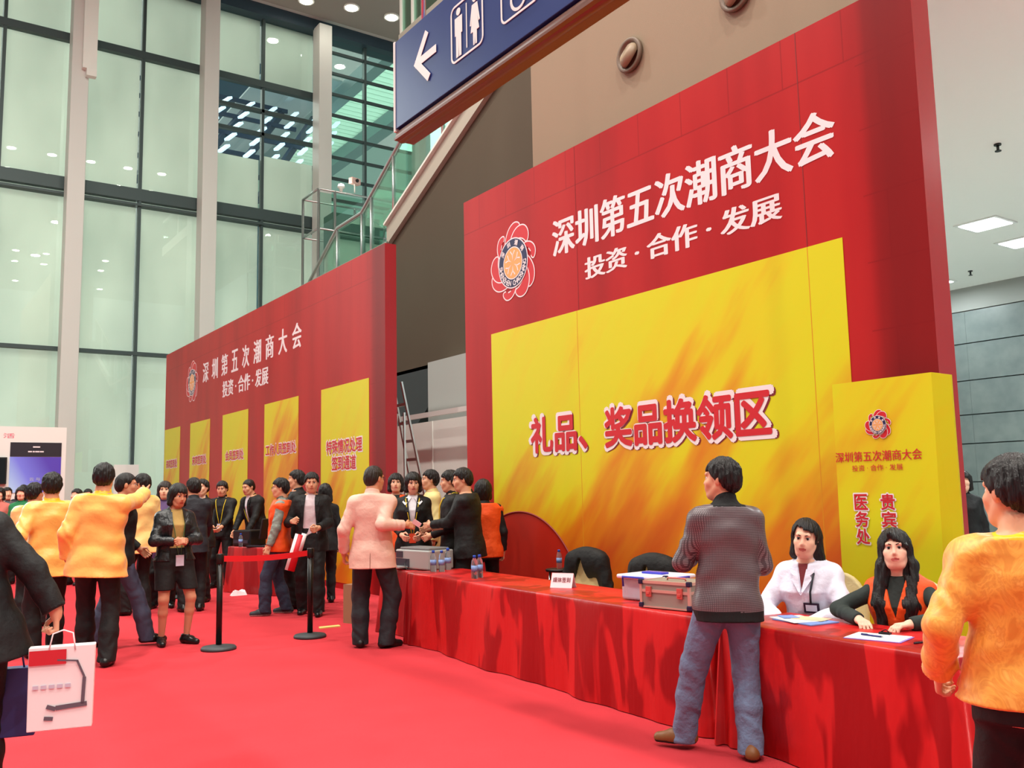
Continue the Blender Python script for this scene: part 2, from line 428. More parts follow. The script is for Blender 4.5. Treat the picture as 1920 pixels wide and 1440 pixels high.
# ------------------------------------------------------------------ stair with glass balustrade
st = empty('staircase', (9, 15, 7), 0, 'grey stair flight with green glass balustrade rising behind the red display walls', 'stairs')
O = (9, 15, 7)
M_string = mat('stringer_grey', (176, 172, 158), 0.55)
sg = MB().prism([(8.9, 17.45, 6.98), (8.9, 17.45, 7.40), (8.9, 13.2, 9.36), (8.9, 12.9, 9.10)], (0.35, 0, 0))
off(sg, O).build('stringer', M_string, st)
sb = MB().bar((8.88, 17.45, 7.42), (8.88, 13.2, 9.38), 0.12, 0.05); off(sb, O).build('stringer_cap', M_offwhite, st)
steps = MB()
for k in range(12): steps.box((9.3, 17.2 - k * 0.36, 7.2 + k * 0.165), (11.4, 17.2 - (k + 1) * 0.36 + 0.02, 7.24 + k * 0.165))
off(steps, O).build('tread', M_string, st)
M_balglass = pane_material('balustrade_glass', (222, 244, 236), 0.2)
gl = MB()
gl.prism([(8.95, 17.6, 7.40), (8.95, 18.75, 8.02), (8.95, 16.5, 9.28), (8.95, 13.2, 10.9), (8.95, 13.2, 9.40)], (0.012, 0, 0))
gl.prism([(8.95, 21.0, 6.4), (8.95, 21.0, 7.5), (8.95, 20.15, 7.98), (8.95, 18.75, 8.0), (8.95, 17.6, 7.38), (8.95, 18.2, 6.4)], (0.012, 0, 0))
off(gl, O).build('glass_panel', M_balglass, st)
hr = MB().tube([(8.94, 22.2, 6.9), (8.94, 20.18, 8.05), (8.94, 18.8, 8.07), (8.94, 16.5, 9.35), (8.94, 13.2, 11.0)], 0.045, 8)
off(hr, O).build('handrail', M_steel, st)
for y, z0, z1 in ((18.8, 6.6, 8.06), (20.18, 6.4, 8.03), (17.2, 7.5, 8.95), (15.06, 8.5, 10.05), (18.3, 6.5, 8.3)):
    off(MB().tube([(8.94, y, z0), (8.94, y, z1)], 0.03, 8), O).build('post', M_steel, st)
ul = MB().box((8.9, 17.4, 6.95), (11.4, 22.5, 7.05)); off(ul, O).build('landing', M_string, st)
# glazed lift frame behind the stair, against the facade
lf = empty('lift_enclosure', (13.4, 29, 0), 0, 'steel framed glass lift enclosure standing before the facade behind the stair', 'lift')
O2 = (13.4, 29, 0)
fm = MB()
for x in (11.9, 12.5, 13.9, 15.1):
    for y in (28.4, 29.8): fm.tube([(x, y, 0), (x, y, 12.0)], 0.05, 8)
for z in (8.6, 10.6, 12.0):
    for y in (28.4, 29.8): fm.tube([(11.9, y, z), (15.1, y, z)], 0.04, 8)
    for x in (11.9, 15.1): fm.tube([(x, 28.4, z), (x, 29.8, z)], 0.04, 8)
off(fm, O2).build('frame', M_steel, lf)
off(MB().box((11.95, 28.42, 7), (15.05, 28.44, 11.9)), O2).build('glass', M_balglass, lf)
off(MB().box((12.6, 28.8, 9.4), (14.4, 29.6, 11.4)), O2).build('car', mat('lift_car', (70, 110, 100), 0.4), lf)
lp_ = empty('lamp', (12.73, 28.4, 12.02), 0, 'small white glowing cap added for a light reflection on the glass lift frame', 'lamp')
MB().lathe([(0.05, 0.0), (0.07, 0.12), (0.13, 0.16), (0.13, 0.2)], 12).build('housing', M_offwhite, lp_)
MB().lathe([(0.11, 0.2), (0.09, 0.27), (0.03, 0.3)], 12).build('bulb', M_lampglow, lp_)  # glowing cap added to imitate a light reflection on the lift frame
cc = empty('security_camera', (13.2, 28.3, 12.05), 0.3, 'white security camera on the rail beside the small added glint', 'camera')
MB().tube([(0, 0, 0), (0, 0, 0.3)], 0.025, 8).build('stand', M_offwhite, cc)
MB().box((-0.2, -0.1, 0.3), (0.2, 0.1, 0.52)).build('housing', mat('camera_pink', (214, 180, 170), 0.5), cc, 0.02)
MB().tube([(0, -0.1, 0.41), (0, -0.16, 0.41)], 0.06, 10).build('lens', M_black, cc)
# upper walkway edge glimpsed behind the sign
wk = empty('walkway', (12, 20, 15), 0, 'grey walkway edge with glass railing above the blue sign', 'walkway')
O3 = (12, 20, 15)
off(MB().box((12, 14, 14.55), (15, 22.7, 15.05)), O3).build('slab', M_string, wk)
off(MB().box((12.05, 14, 15.05), (12.07, 22.6, 16.4)), O3).build('glass_panel', M_balglass, wk)
wp = MB()
for y in (22.6, 21.9, 19.5, 17): wp.box((12.02, y - 0.06, 15.05), (12.12, y + 0.06, 16.5))
wp.box((12.0, 14, 16.4), (12.14, 22.66, 16.5))
off(wp, O3).build('rail', M_offwhite, wk)

# ------------------------------------------------------------------ printed display walls
def red_print():
    m, nt, b = node_mat('red_print')
    tc = nn(nt, 'ShaderNodeTexCoord'); sx = nn(nt, 'ShaderNodeSeparateXYZ'); nt.links.new(tc.outputs['Object'], sx.inputs[0])
    # masonry of the printed city gate: faint joints along the border, dark folds near the ends
    cb = nn(nt, 'ShaderNodeCombineXYZ'); nt.links.new(sx.outputs[1], cb.inputs[0]); nt.links.new(sx.outputs[2], cb.inputs[1])
    br = nn(nt, 'ShaderNodeTexBrick'); br.inputs['Scale'].default_value = 1.0; br.inputs['Brick Width'].default_value = 0.62; br.inputs['Row Height'].default_value = 0.55
    br.inputs['Mortar Size'].default_value = 0.008; br.inputs['Mortar Smooth'].default_value = 0.6
    br.inputs[1].default_value = (0, 0, 0, 1); br.inputs[2].default_value = (0, 0, 0, 1); br.inputs[3].default_value = (1, 1, 1, 1)
    nt.links.new(cb.outputs[0], br.inputs[0])
    top = mathn(nt, 'GREATER_THAN', sx.outputs[2], 5.02)
    endr = mathn(nt, 'LESS_THAN', sx.outputs[1], 0.52)
    msk = mathn(nt, 'MAXIMUM', top, endr)
    hl_ = mathn(nt, 'LESS_THAN', mathn(nt, 'ABSOLUTE', mathn(nt, 'SUBTRACT', sx.outputs[2], 5.03)), 0.007)
    joint = mathn(nt, 'MULTIPLY', mathn(nt, 'MAXIMUM', mathn(nt, 'MULTIPLY', br.outputs['Color'], msk), hl_), 0.55)
    n = nn(nt, 'ShaderNodeTexNoise'); n.inputs['Scale'].default_value = 0.9; n.inputs['Detail'].default_value = 3
    mp = nn(nt, 'ShaderNodeMapping'); mp.inputs['Scale'].default_value = (1, 1.6, 0.25); nt.links.new(tc.outputs['Object'], mp.inputs[0]); nt.links.new(mp.outputs[0], n.inputs[0])
    c = ramp(nt, n.outputs['Fac'], [(0.28, (150, 20, 24)), (0.5, (168, 26, 30)), (0.75, (178, 34, 34))])
    # printed dark fold close to the right end
    fold = nn(nt, 'ShaderNodeValToRGB'); e = fold.color_ramp.elements
    e[0].position = 0.0; e[0].color = (0.55, 0.55, 0.55, 1); e[1].position = 1.0; e[1].color = (1, 1, 1, 1)
    for p, v in ((0.30, 0.50), (0.42, 0.62), (0.50, 0.9), (0.62, 1.0)):
        q = e.new(p); q.color = (v, v, v, 1)
    nt.links.new(mathn(nt, 'MULTIPLY', sx.outputs[1], 1.0), fold.inputs[0])
    m1 = nn(nt, 'ShaderNodeMix', data_type='RGBA', blend_type='MULTIPLY'); m1.inputs[0].default_value = 1
    nt.links.new(c, m1.inputs[6]); nt.links.new(fold.outputs[0], m1.inputs[7])
    m2 = nn(nt, 'ShaderNodeMix', data_type='RGBA'); nt.links.new(joint, m2.inputs[0]); nt.links.new(m1.outputs[2], m2.inputs[6]); m2.inputs[7].default_value = lin((120, 10, 16))
    nt.links.new(m2.outputs[2], b.inputs['Base Color']); b.inputs['Roughness'].default_value = 0.42; b.inputs['Specular IOR Level'].default_value = 0.2
    return m
def flame_print(name, zlo, zhi, seed=0.0, sc=0.55, low=(196, 84, 10), amount=1.0, bias=0.0):
    """yellow print crossed by diagonal orange brush strokes, deep orange towards the foot"""
    m, nt, b = node_mat(name)
    tc = nn(nt, 'ShaderNodeTexCoord'); sx = nn(nt, 'ShaderNodeSeparateXYZ'); nt.links.new(tc.outputs['Object'], sx.inputs[0])
    u = mathn(nt, 'ADD', mathn(nt, 'MULTIPLY', sx.outputs[1], 0.77), mathn(nt, 'MULTIPLY', sx.outputs[2], 0.64))   # across the strokes
    v = mathn(nt, 'SUBTRACT', mathn(nt, 'MULTIPLY', sx.outputs[2], 0.77), mathn(nt, 'MULTIPLY', sx.outputs[1], 0.64))
    cb = nn(nt, 'ShaderNodeCombineXYZ'); nt.links.new(mathn(nt, 'MULTIPLY', u, 1.0), cb.inputs[0]); nt.links.new(mathn(nt, 'MULTIPLY', v, 0.22), cb.inputs[1]); cb.inputs[2].default_value = seed
    n = nn(nt, 'ShaderNodeTexNoise'); n.inputs['Scale'].default_value = sc * 2.2; n.inputs['Detail'].default_value = 4; n.inputs['Roughness'].default_value = 0.5
    nt.links.new(cb.outputs[0], n.inputs['Vector'])
    zz = mathn(nt, 'DIVIDE', mathn(nt, 'SUBTRACT', zhi, sx.outputs[2]), zhi - zlo)   # 0 at the top, 1 at the foot
    zz = mathn(nt, 'MULTIPLY', mathn(nt, 'POWER', mathn(nt, 'MAXIMUM', zz, 0.0), 1.6), 0.62 * amount)
    t = mathn(nt, 'ADD', zz, mathn(nt, 'MULTIPLY', mathn(nt, 'SUBTRACT', n.outputs['Fac'], 0.5 - bias), 1.7))
    c = ramp(nt, t, [(0.0, (208, 212, 16)), (0.18, (212, 204, 14)), (0.32, (212, 166, 14)), (0.48, (206, 118, 14)), (0.75, low), (1.0, (180, 60, 18))])
    nt.links.new(c, b.inputs['Base Color']); b.inputs['Roughness'].default_value = 0.45; b.inputs['Specular IOR Level'].default_value = 0.35
    return m
M_red = red_print()
M_flame = flame_print('flame_print', 0.2, 3.57, 1.7, 0.66, (184, 62, 12), 1.15, 0.03)
M_flame_small = flame_print('flame_print_small', 0.2, 3.45, 3.3, 0.6, (205, 90, 16))
M_flame_banner = flame_print('flame_print_banner', 0.0, 2.4, 7.1, 0.75, (196, 96, 10), 0.45, -0.02)
M_ink_white = mat('white_ink', (232, 226, 230), 0.45)
M_ink_red = mat('red_ink', (196, 26, 40), 0.45)
M_ink_navy = mat('navy_ink', (26, 30, 78), 0.45)
M_ink_gold = mat('gold_ink', (226, 166, 96), 0.45)
M_ink_shadow = mat('maroon_ink', (120, 20, 40), 0.5)
M_sideprint = mat('red_side', (172, 40, 48), 0.25, spec=0.6)

def emblem(parent, Yc, Zc, X, R, sy=1.0):
    """pinwheel flower of six outlined petals round a navy ring with lettering and a gold roundel"""
    eb = empty('emblem'); eb.parent = parent
    def P(x, y, d): return (X - d, Yc - x * sy, Zc + y)
    shapes = [  # three sweeping petals, repeated at thirds of a turn
        [(660, 570), (690, 430), (760, 310), (870, 250), (960, 262), (1010, 310), (960, 420), (900, 480), (780, 500)],
        [(790, 490), (850, 390), (940, 330), (1050, 318), (1130, 350), (1185, 430), (1180, 520), (1140, 555), (1090, 500), (1000, 465), (900, 470)],
        [(1080, 570), (1180, 565), (1270, 605), (1325, 680), (1315, 760), (1282, 795), (1240, 762), (1240, 700), (1190, 640), (1110, 612)]]
    def smooth(pl):
        for _ in range(2):
            q = []
            for i in range(len(pl)):
                a, b = pl[i], pl[(i + 1) % len(pl)]
                q += [(a[0] * .75 + b[0] * .25, a[1] * .75 + b[1] * .25), (a[0] * .25 + b[0] * .75, a[1] * .25 + b[1] * .75)]
            pl = q
        return pl
    def grow(pl, g):
        cx = sum(p[0] for p in pl) / len(pl); cy = sum(p[1] for p in pl) / len(pl); out = []
        n = len(pl)
        for i in range(n):
            a, b = pl[i - 1], pl[(i + 1) % n]; dx, dy = b[0] - a[0], b[1] - a[1]; L = math.hypot(dx, dy) + 1e-9
            nx, ny = dy / L, -dx / L
            if nx * (pl[i][0] - cx) + ny * (pl[i][1] - cy) < 0: nx, ny = -nx, -ny
            out.append((pl[i][0] + nx * g, pl[i][1] + ny * g))
        return out
    w = MB(); r = MB()
    for t in range(3):
        ca, sa = math.cos(-2.0944 * t), math.sin(-2.0944 * t)
        for j, shp in enumerate(shapes):
            pl = smooth([((x - 850) / 530.0, (770 - y) / 530.0) for x, y in shp])
            d = 0.004 + 0.0012 * (2 * (2 - j) if j else 0) * 0.5 + 0.0002 * t
            for m_, q, dd in ((w, grow(pl, 0.03), d), (r, pl, d + 0.0005)):
                m_.prism([P(R * (x * ca - y * sa), R * (x * sa + y * ca), dd) for x, y in q], (-0.0003, 0, 0))
    w.build('petal_outline', M_ink_white, eb); r.build('petal', M_ink_red, eb)
    def disc(r0, r1, d, n=40):
        m = MB(); vs = []; fs = []
        for k in range(n):
            t = 2 * math.pi * k / n
            vs += [P(r0 * R * math.cos(t), r0 * R * math.sin(t), d), P(r1 * R * math.cos(t), r1 * R * math.sin(t), d)]
        for k in range(n): fs.append((2 * k, 2 * k + 1, (2 * k + 3) % (2 * n), (2 * k + 2) % (2 * n)))
        return m.add(vs, fs)
    disc(0.0, 0.62, 0.0112).build('ring_rim', M_ink_white, eb)
    rg = disc(0.0, 0.59, 0.0122).build('ring', M_ink_navy, eb)
    disc(0.0, 0.40, 0.0132).build('roundel_rim', M_ink_white, eb)
    disc(0.0, 0.375, 0.0142).build('roundel', M_ink_gold, eb)
    pat = MB()
    for k in range(6):
        a = math.pi / 2 + k * math.pi / 3
        for s in (-1, 1):
            q = [(0.06, a), (0.20, a + 0.12 * s), (0.30, a + 0.34 * s), (0.32, a + 0.26 * s), (0.22, a + 0.04 * s)]
            pl = [(rr * R * math.cos(t), rr * R * math.sin(t)) for rr, t in q]
            pat.prism([P(x, y, 0.0146) for x, y in pl], (-0.0006, 0, 0))
    pat.build('roundel_pattern', M_ink_white, eb)
    tx = MB()
    def ring_text(chars, a0, a1, size, inward):
        for i, ch in enumerate(chars):
            if ch == ' ': continue
            a = a0 + (a1 - a0) * i / (len(chars) - 1)
            m = text_mesh(ch, size * (0.72 if ord(ch) < 256 else 1.0) * R, size * R, 0.03, 0, 0)
            wd = size * (0.72 if ord(ch) < 256 else 1.0) * R
            for vi in range(len(m.v)):
                x, y = m.v[vi][0] - wd / 2, m.v[vi][1] - size * R / 2
                up = a if not inward else a + math.pi
                ca, sa = math.cos(up - math.pi / 2), math.sin(up - math.pi / 2)
                m.v[vi] = P(0.495 * R * math.cos(a) + x * ca - y * sa, 0.495 * R * math.sin(a) + x * sa + y * ca, 0.0146 + 4.0 * m.v[vi][2])
            tx.add(m.v, m.f)
    ring_text('深圳潮商', math.radians(145), math.radians(35), 0.13, False)
    ring_text('SHENZHEN CHAOSHANG', math.radians(186), math.radians(354), 0.125, True)
    tx.build('ring_lettering', M_ink_white, eb)
    return eb

def shift(o, r):
    """re-base a part built in world coordinates on its parent's origin"""
    o.location = (-r.location.x, -r.location.y, -r.location.z)

XB = 6.4
# ---- right display wall
dw = empty('display_wall', (XB, 3.65, 0), 0, 'tall red display wall with one large yellow panel behind the long red table', 'display board', 'red display walls'); dw['kind'] = 'thing'
mb = MB().box((0, 0, 0.0), (0.24, 6.59, 5.49)); mb.mi = [0, 0, 0, 0, 0, 0]
mb.mi[2] = 1   # the end facing the aisle
body = mb.build('board', [M_red, M_sideprint], dw)
seam = MB()
for y in (4.17, 1.08): seam.box((-0.0015, y - 0.004, 0), (0.0, y + 0.004, 5.49))
seam.build('board_joint', mat('joint_dark', (120, 14, 18), 0.6), dw)
def wpart(o, r=dw): shift(o, r); return o
yp = wpart(MB().box((XB - 0.004, 4.385, 0.05), (XB - 0.0016, 9.61, 3.565)).build('yellow_panel', M_flame, dw))
yj = MB()
for y in (7.85, 4.73): yj.box((XB - 0.0046, y - 0.004, 0.05), (XB - 0.0035, y + 0.004, 3.565))
wpart(yj.build('panel_joint', mat('joint_ochre', (206, 140, 10), 0.6), dw))
# printed red drum at the foot of the yellow panel
cy, cz, rad = 9.05, 0.10, 1.20
pts = [(XB - 0.005, 9.61, 0.05)]
arc = []
for k in range(41):
    a = math.radians(118) - math.radians(118) * k / 40
    y, z = cy - rad * math.cos(a), cz + rad * math.sin(a)
    if y <= 9.61 and z >= 0.05: arc.append((XB - 0.005, y, z))
arc0 = (XB - 0.005, 9.61, cz + math.sqrt(rad ** 2 - (9.61 - cy) ** 2))
poly = [(XB - 0.005, 9.61, 0.05), arc0] + arc
M_drum = mat('drum_print', (168, 30, 14), 0.45, var=0.3, vscale=1.5)
wpart(MB().prism(poly, (-0.001, 0, 0)).build('drum_print', M_drum, dw))
rim = MB().tube([(XB - 0.006, p[1], p[2]) for p in [arc0] + arc], 0.012, 6)
wpart(rim.build('drum_rim', mat('drum_rim_print', (124, 18, 14), 0.5), dw))
wpart(place_text('深圳第五次潮商大会', 8.26, 4.40, 4.27, 4.71, XB, M_ink_white, 'title_lettering', dw, 0.010, 0.015, 0.003))
wpart(place_text('投资 · 合作 · 发展', 7.68, 4.98, 3.885, 4.13, XB, M_ink_white, 'slogan_lettering', dw, 0.010, 0.014, 0.003))
wpart(place_text('礼品、奖品换领区', 8.785, 5.15, 1.965, 2.42, XB, M_ink_shadow, 'panel_lettering_shadow', dw, 0.045, 0, 0.0065))
wpart(place_text('礼品、奖品换领区', 8.81, 5.17, 1.97, 2.44, XB, M_ink_white, 'panel_lettering_outline', dw, 0.05, 0, 0.0085))
wpart(place_text('礼品、奖品换领区', 8.77, 5.21, 2.0, 2.405, XB, M_ink_red, 'panel_lettering', dw, 0.032, 0, 0.0115))
wpart(emblem(dw, 9.08, 4.39, XB, 0.52))

# ---- left display wall
lw_ = empty('display_wall', (XB, 12.61, 0), 0, 'long red display wall with five narrow yellow panels, further back on the left', 'display board', 'red display walls'); lw_['kind'] = 'thing'
mb = MB().box((0, 0, 0.0), (0.2, 13.3, 5.50)); mb.mi[2] = 1
mb.build('board', [M_red, mat('red_side_dark', (150, 22, 30), 0.5)], lw_)
panels = [(25.86, 24.32, '来宾签到处', None), (23.38, 21.72, '来宾签到处', None), (20.75, 19.0, '会员签到处', None), (18.0, 16.17, '工作人员签到处', None), (15.1, 13.18, '特殊情况处理', '签到通道')]
for i, (ya, yb, s1, s2) in enumerate(panels):
    p = MB().box((XB - 0.006, yb, 0.1), (XB - 0.002, ya, 3.41)).build('yellow_panel', M_flame_small, lw_); shift(p, lw_)
    w = (ya - yb); k = 0.70 if i < 3 else (0.88 if i == 3 else 0.74)
    ym = (ya + yb) / 2; z0, z1 = (2.36, 2.57) if i < 4 else (2.25, 2.48)
    for s, dz, kk in ((s1, 0, k), (s2, -0.28, 0.5)):
        if not s: continue
        a, b_ = ym + w * kk / 2, ym - w * kk / 2
        shift(place_text(s, a + 0.02, b_ - 0.02, z0 + dz - 0.015, z1 + dz + 0.015, XB, M_ink_white, 'panel_lettering_outline', lw_, 0.05, 0, 0.008), lw_)
        shift(place_text(s, a, b_, z0 + dz, z1 + dz, XB, M_ink_red, 'panel_lettering', lw_, 0.02, 0, 0.011), lw_)
def spaced(s, Yl, Yr, z0, z1, name, parent):
    """characters set wide apart"""
    n = len(s); step = (Yl - Yr) / (n - 0.45)
    m = MB()
    for i, ch in enumerate(s):
        q = text_mesh(ch, step * 0.60, z1 - z0, 0.006, 0.02, 0.003)
        q.v = [(XB - p[2], Yl - i * step - p[0], z0 + p[1]) for p in q.v]; m.add(q.v, q.f)
    o = m.build(name, M_ink_white, parent); shift(o, parent)
spaced('深圳第五次潮商大会', 22.38, 16.1, 4.33, 4.82, 'title_lettering', lw_)
shift(place_text('投资 · 合作 · 发展', 20.80, 17.82, 3.82, 4.19, XB, M_ink_white, 'slogan_lettering', lw_, 0.008, 0.02, 0.003), lw_)
shift(emblem(lw_, 23.3, 4.45, XB, 0.55), lw_)

# ---- free-standing yellow banner board behind the two seated women
XS = 5.95
bn = empty('banner_board', (XS, 3.37, 0), 0, 'free-standing yellow board with small red flower emblem behind the seated women', 'banner')
mb = MB().prism([(0, 0.10, 0), (0, 0.90, 0), (0, 0.88, 2.31), (0, 0.08, 2.31)], (0.12, 0, 0)).prism([(0, 0.10, 0), (0, 0.08, 2.31), (0.10, 0.0, 2.29), (0.10, 0.0, 0)], (0.02, 0.0, 0))
mb.build('board', [M_flame_banner], bn)
shift(emblem(bn, 3.88, 1.975, XS, 0.112), bn)
shift(place_text('深圳第五次潮商大会', 4.255, 3.56, 1.715, 1.79, XS, M_ink_red, 'title_lettering', bn, 0.004, 0.0012, 0.004), bn)
shift(place_text('投资 · 合作 · 发展', 4.12, 3.71, 1.645, 1.69, XS, M_ink_red, 'slogan_lettering', bn, 0.004, 0, 0.004), bn)
for chars, ya, yb in (('医务处', 4.115, 4.01), ('贵宾室', 3.90, 3.79)):
    for i, ch in enumerate(chars):
        z1 = 1.475 - 0.125 * i; z0 = z1 - 0.11
        shift(place_text(ch, ya + 0.006, yb - 0.006, z0 - 0.006, z1 + 0.006, XS, M_ink_white, 'lettering_outline', bn, 0.05, 0, 0.004), bn)
        shift(place_text(ch, ya, yb, z0, z1, XS, M_ink_red, 'lettering', bn, 0.02, 0, 0.006), bn)

# ------------------------------------------------------------------ blue hanging direction sign
XG = 3.318
M_signblue = mat('sign_blue', (30, 52, 118), 0.32, spec=0.5)
M_signwhite = mat('sign_white', (232, 236, 234), 0.4)
M_rail = mat('sign_rail', (108, 68, 56), 0.4, 0.2)
gs = empty('direction_sign', (XG, 4, 4.5), 0, 'large blue hanging sign with white arrow and toilet pictogram, top of the picture', 'sign')
OG = (XG, 4, 4.5)
off(MB().box((XG, 1.2, 4.5), (XG + 0.16, 6.335, 5.245)), OG).build('panel', M_signblue, gs, 0.004)
off(MB().box((XG - 0.01, 1.2, 4.405), (XG + 0.17, 6.345, 4.425)).tube([(XG + 0.06, 1.2, 4.45), (XG + 0.06, 6.35, 4.45)], 0.055, 12), OG).build('rail', M_rail, gs)
off(MB().box((XG - 0.006, 6.335, 4.48), (XG + 0.166, 6.36, 5.25)), OG).build('end_cap', M_white, gs)
rod = MB()
for y in (1.6, 3.8, 6.0): rod.tube([(XG + 0.08, y, 5.2), (XG + 0.08, y, 19.8)], 0.02, 8)
off(rod, OG).build('hanger_rod', M_steel, gs)
def G(y, z, d=0.004): return (XG - d, y, z)
ar = MB()
def stroke(m, a, b, w, d=0.004):
    ax, az = a; bx, bz = b; L = math.hypot(bx - ax, bz - az); ny, nz = -(bz - az) / L * w / 2, (bx - ax) / L * w / 2
    m.prism([G(ax + ny, az + nz, d), G(bx + ny, bz + nz, d), G(bx - ny, bz - nz, d), G(ax - ny, az - nz, d)], (-0.003, 0, 0))
stroke(ar, (5.985, 4.905), (5.66, 4.905), 0.062, 0.0052)
stroke(ar, (5.985, 4.885), (5.80, 5.10), 0.062); stroke(ar, (5.985, 4.925), (5.77, 4.715), 0.062, 0.0064)
off(ar, OG).build('arrow', M_signwhite, gs)
def rounded_frame(m, ya, yb, za, zb, w=0.016, r=0.05):
    pts = []
    for cy_, cz_, a0 in ((yb + r, zb - r, 90), (yb + r, za + r, 180), (ya - r, za + r, 270), (ya - r, zb - r, 0)):
        for k in range(7):
            a = math.radians(a0 + 15 * k)
            pts.append((cy_ + r * math.cos(a), cz_ + r * math.sin(a)))
    n = len(pts)
    cyy, czz = (ya + yb) / 2, (za + zb) / 2
    for i in range(n): stroke(m, pts[i], pts[(i + 1) % n], w, 0.004 + 0.0002 * (i % 2))
fr = MB(); rounded_frame(fr, 5.435, 5.015, 4.675, 5.10); rounded_frame(fr, 4.78, 4.36, 4.685, 5.10)
off(fr, OG).build('pictogram_frame', M_signwhite, gs)
def circ(m, y, z, r, d=0.004): m.prism([G(y + r * math.cos(2 * math.pi * k / 20), z + r * math.sin(2 * math.pi * k / 20), d) for k in range(20)], (-0.003, 0, 0))
mn = MB(); circ(mn, 5.335, 5.045, 0.028)
mn.prism([G(5.385, 5.005), G(5.285, 5.005), G(5.285, 4.87), G(5.30, 4.87), G(5.30, 4.70), G(5.33, 4.70), G(5.335, 4.85), G(5.34, 4.70), G(5.37, 4.70), G(5.37, 4.87), G(5.385, 4.87)], (-0.003, 0, 0))
off(mn, OG).build('man_pictogram', M_signwhite, gs)
wm = MB(); circ(wm, 5.115, 5.045, 0.028)
wm.prism([G(5.15, 5.005), G(5.08, 5.005), G(5.05, 4.86), G(5.065, 4.855), G(5.085, 4.93), G(5.06, 4.80), G(5.09, 4.80), G(5.092, 4.70), G(5.11, 4.70), G(5.115, 4.80), G(5.12, 4.70), G(5.138, 4.70), G(5.14, 4.80), G(5.17, 4.80), G(5.145, 4.93), G(5.165, 4.855), G(5.18, 4.86)], (-0.003, 0, 0))
off(wm, OG).build('woman_pictogram', M_signwhite, gs)
dv = MB(); stroke(dv, (5.225, 5.06), (5.225, 4.72), 0.010); off(dv, OG).build('divider', M_signwhite, gs)
wc = MB()
for k in range(16):
    a0, a1 = math.radians(150 + 15 * k), math.radians(165 + 15 * k)
    stroke(wc, (4.58 + 0.085 * math.cos(a0), 4.80 + 0.085 * math.sin(a0)), (4.58 + 0.085 * math.cos(a1), 4.80 + 0.085 * math.sin(a1)), 0.022, 0.004 + 0.0002 * (k % 2))
circ(wc, 4.62, 5.03, 0.03); stroke(wc, (4.62, 4.99), (4.60, 4.86), 0.04); stroke(wc, (4.60, 4.87), (4.50, 4.86), 0.03); stroke(wc, (4.50, 4.87), (4.46, 4.76), 0.03)
off(wc, OG).build('wheelchair_pictogram', M_signwhite, gs)

# ------------------------------------------------------------------ far left exhibition booth
bo = empty('exhibition_booth', (1.5, 24, 0), 0, 'white exhibition booth wall with dark header and violet screen, far left', 'booth')
OB = (1.5, 24, 0)
off(MB().box((-4, 24, 0), (3.66, 24.25, 3.29)), OB).build('wall', M_white, bo)
off(MB().box((2.48, 23.985, 2.59), (3.56, 24.0, 2.92)), OB).build('header', mat('header_dark', (40, 38, 48), 0.4), bo)
def screen_mat():
    m, nt, b = node_mat('booth_screen'); tc = nn(nt, 'ShaderNodeTexCoord'); sx = nn(nt, 'ShaderNodeSeparateXYZ'); nt.links.new(tc.outputs['Object'], sx.inputs[0])
    t = mathn(nt, 'ADD', mathn(nt, 'MULTIPLY', sx.outputs[0], 0.75), mathn(nt, 'MULTIPLY', sx.outputs[2], 0.42))
    c = ramp(nt, mathn(nt, 'SUBTRACT', t, 1.45), [(0.0, (170, 200, 226)), (0.45, (108, 112, 204)), (0.9, (78, 60, 160))])
    nt.links.new(c, b.inputs['Base Color']); nt.links.new(c, b.inputs['Emission Color']); b.inputs['Emission Strength'].default_value = 0.35; b.inputs['Roughness'].default_value = 0.3
    return m
off(MB().box((2.48, 23.985, 1.75), (3.56, 24.0, 2.58)), OB).build('screen', screen_mat(), bo)
lt = MB()
for (xa, xb, za, zb) in ((2.95, 3.1, 2.80, 2.83), (2.85, 2.93, 2.69, 2.72), (2.945, 2.99, 2.69, 2.72), (3.0, 3.09, 2.69, 2.72), (3.1, 3.18, 2.69, 2.72)): lt.box((xa, 23.978, za), (xb, 23.986, zb))
off(lt, OB).build('header_lettering', M_ink_white, bo)
def text_facing_cam(body, x0, x1, z0, z1, y, m, name, parent, O):
    t = text_mesh(body, x1 - x0, z1 - z0, 0.01, 0, 0.004); t.v = [(x0 + p[0] - O[0], y - p[2] - O[1], z0 + p[1] - O[2]) for p in t.v]
    return t.build(name, m, parent)
text_facing_cam('生 活', 2.0, 2.56, 3.02, 3.13, 24.0, mat('pink_ink', (226, 120, 140), 0.5), 'lettering', bo, OB)
text_facing_cam('云 与 云 时', 2.9, 3.4, 2.02, 2.1, 23.985, mat('grey_ink', (180, 190, 210), 0.5), 'screen_lettering', bo, OB)
tv = empty('television', (2.0, 23.9, 1.95), 0, 'black television on the booth wall cut by the left picture edge', 'television')
MB().box((-0.75, 0, 0.0), (0.42, 0.08, 0.62)).build('case', M_black, tv, 0.01)
MB().box((-0.72, -0.004, 0.03), (0.39, 0.0, 0.59)).build('screen', mat('tv_screen', (10, 12, 16), 0.1), tv)
wb = empty('white_panel', (5.9, 28.2, 0), 0, 'plain white panel standing at the far end of the left display wall', 'panel')
MB().box((-0.32, 0, 0), (0.36, 0.05, 2.55)).build('board', M_white, wb, 0.004)
MB().box((-0.4, -0.15, 0), (-0.34, 0.2, 0.04)).box((0.38, -0.15, 0), (0.44, 0.2, 0.04)).build('foot', M_steel, wb)

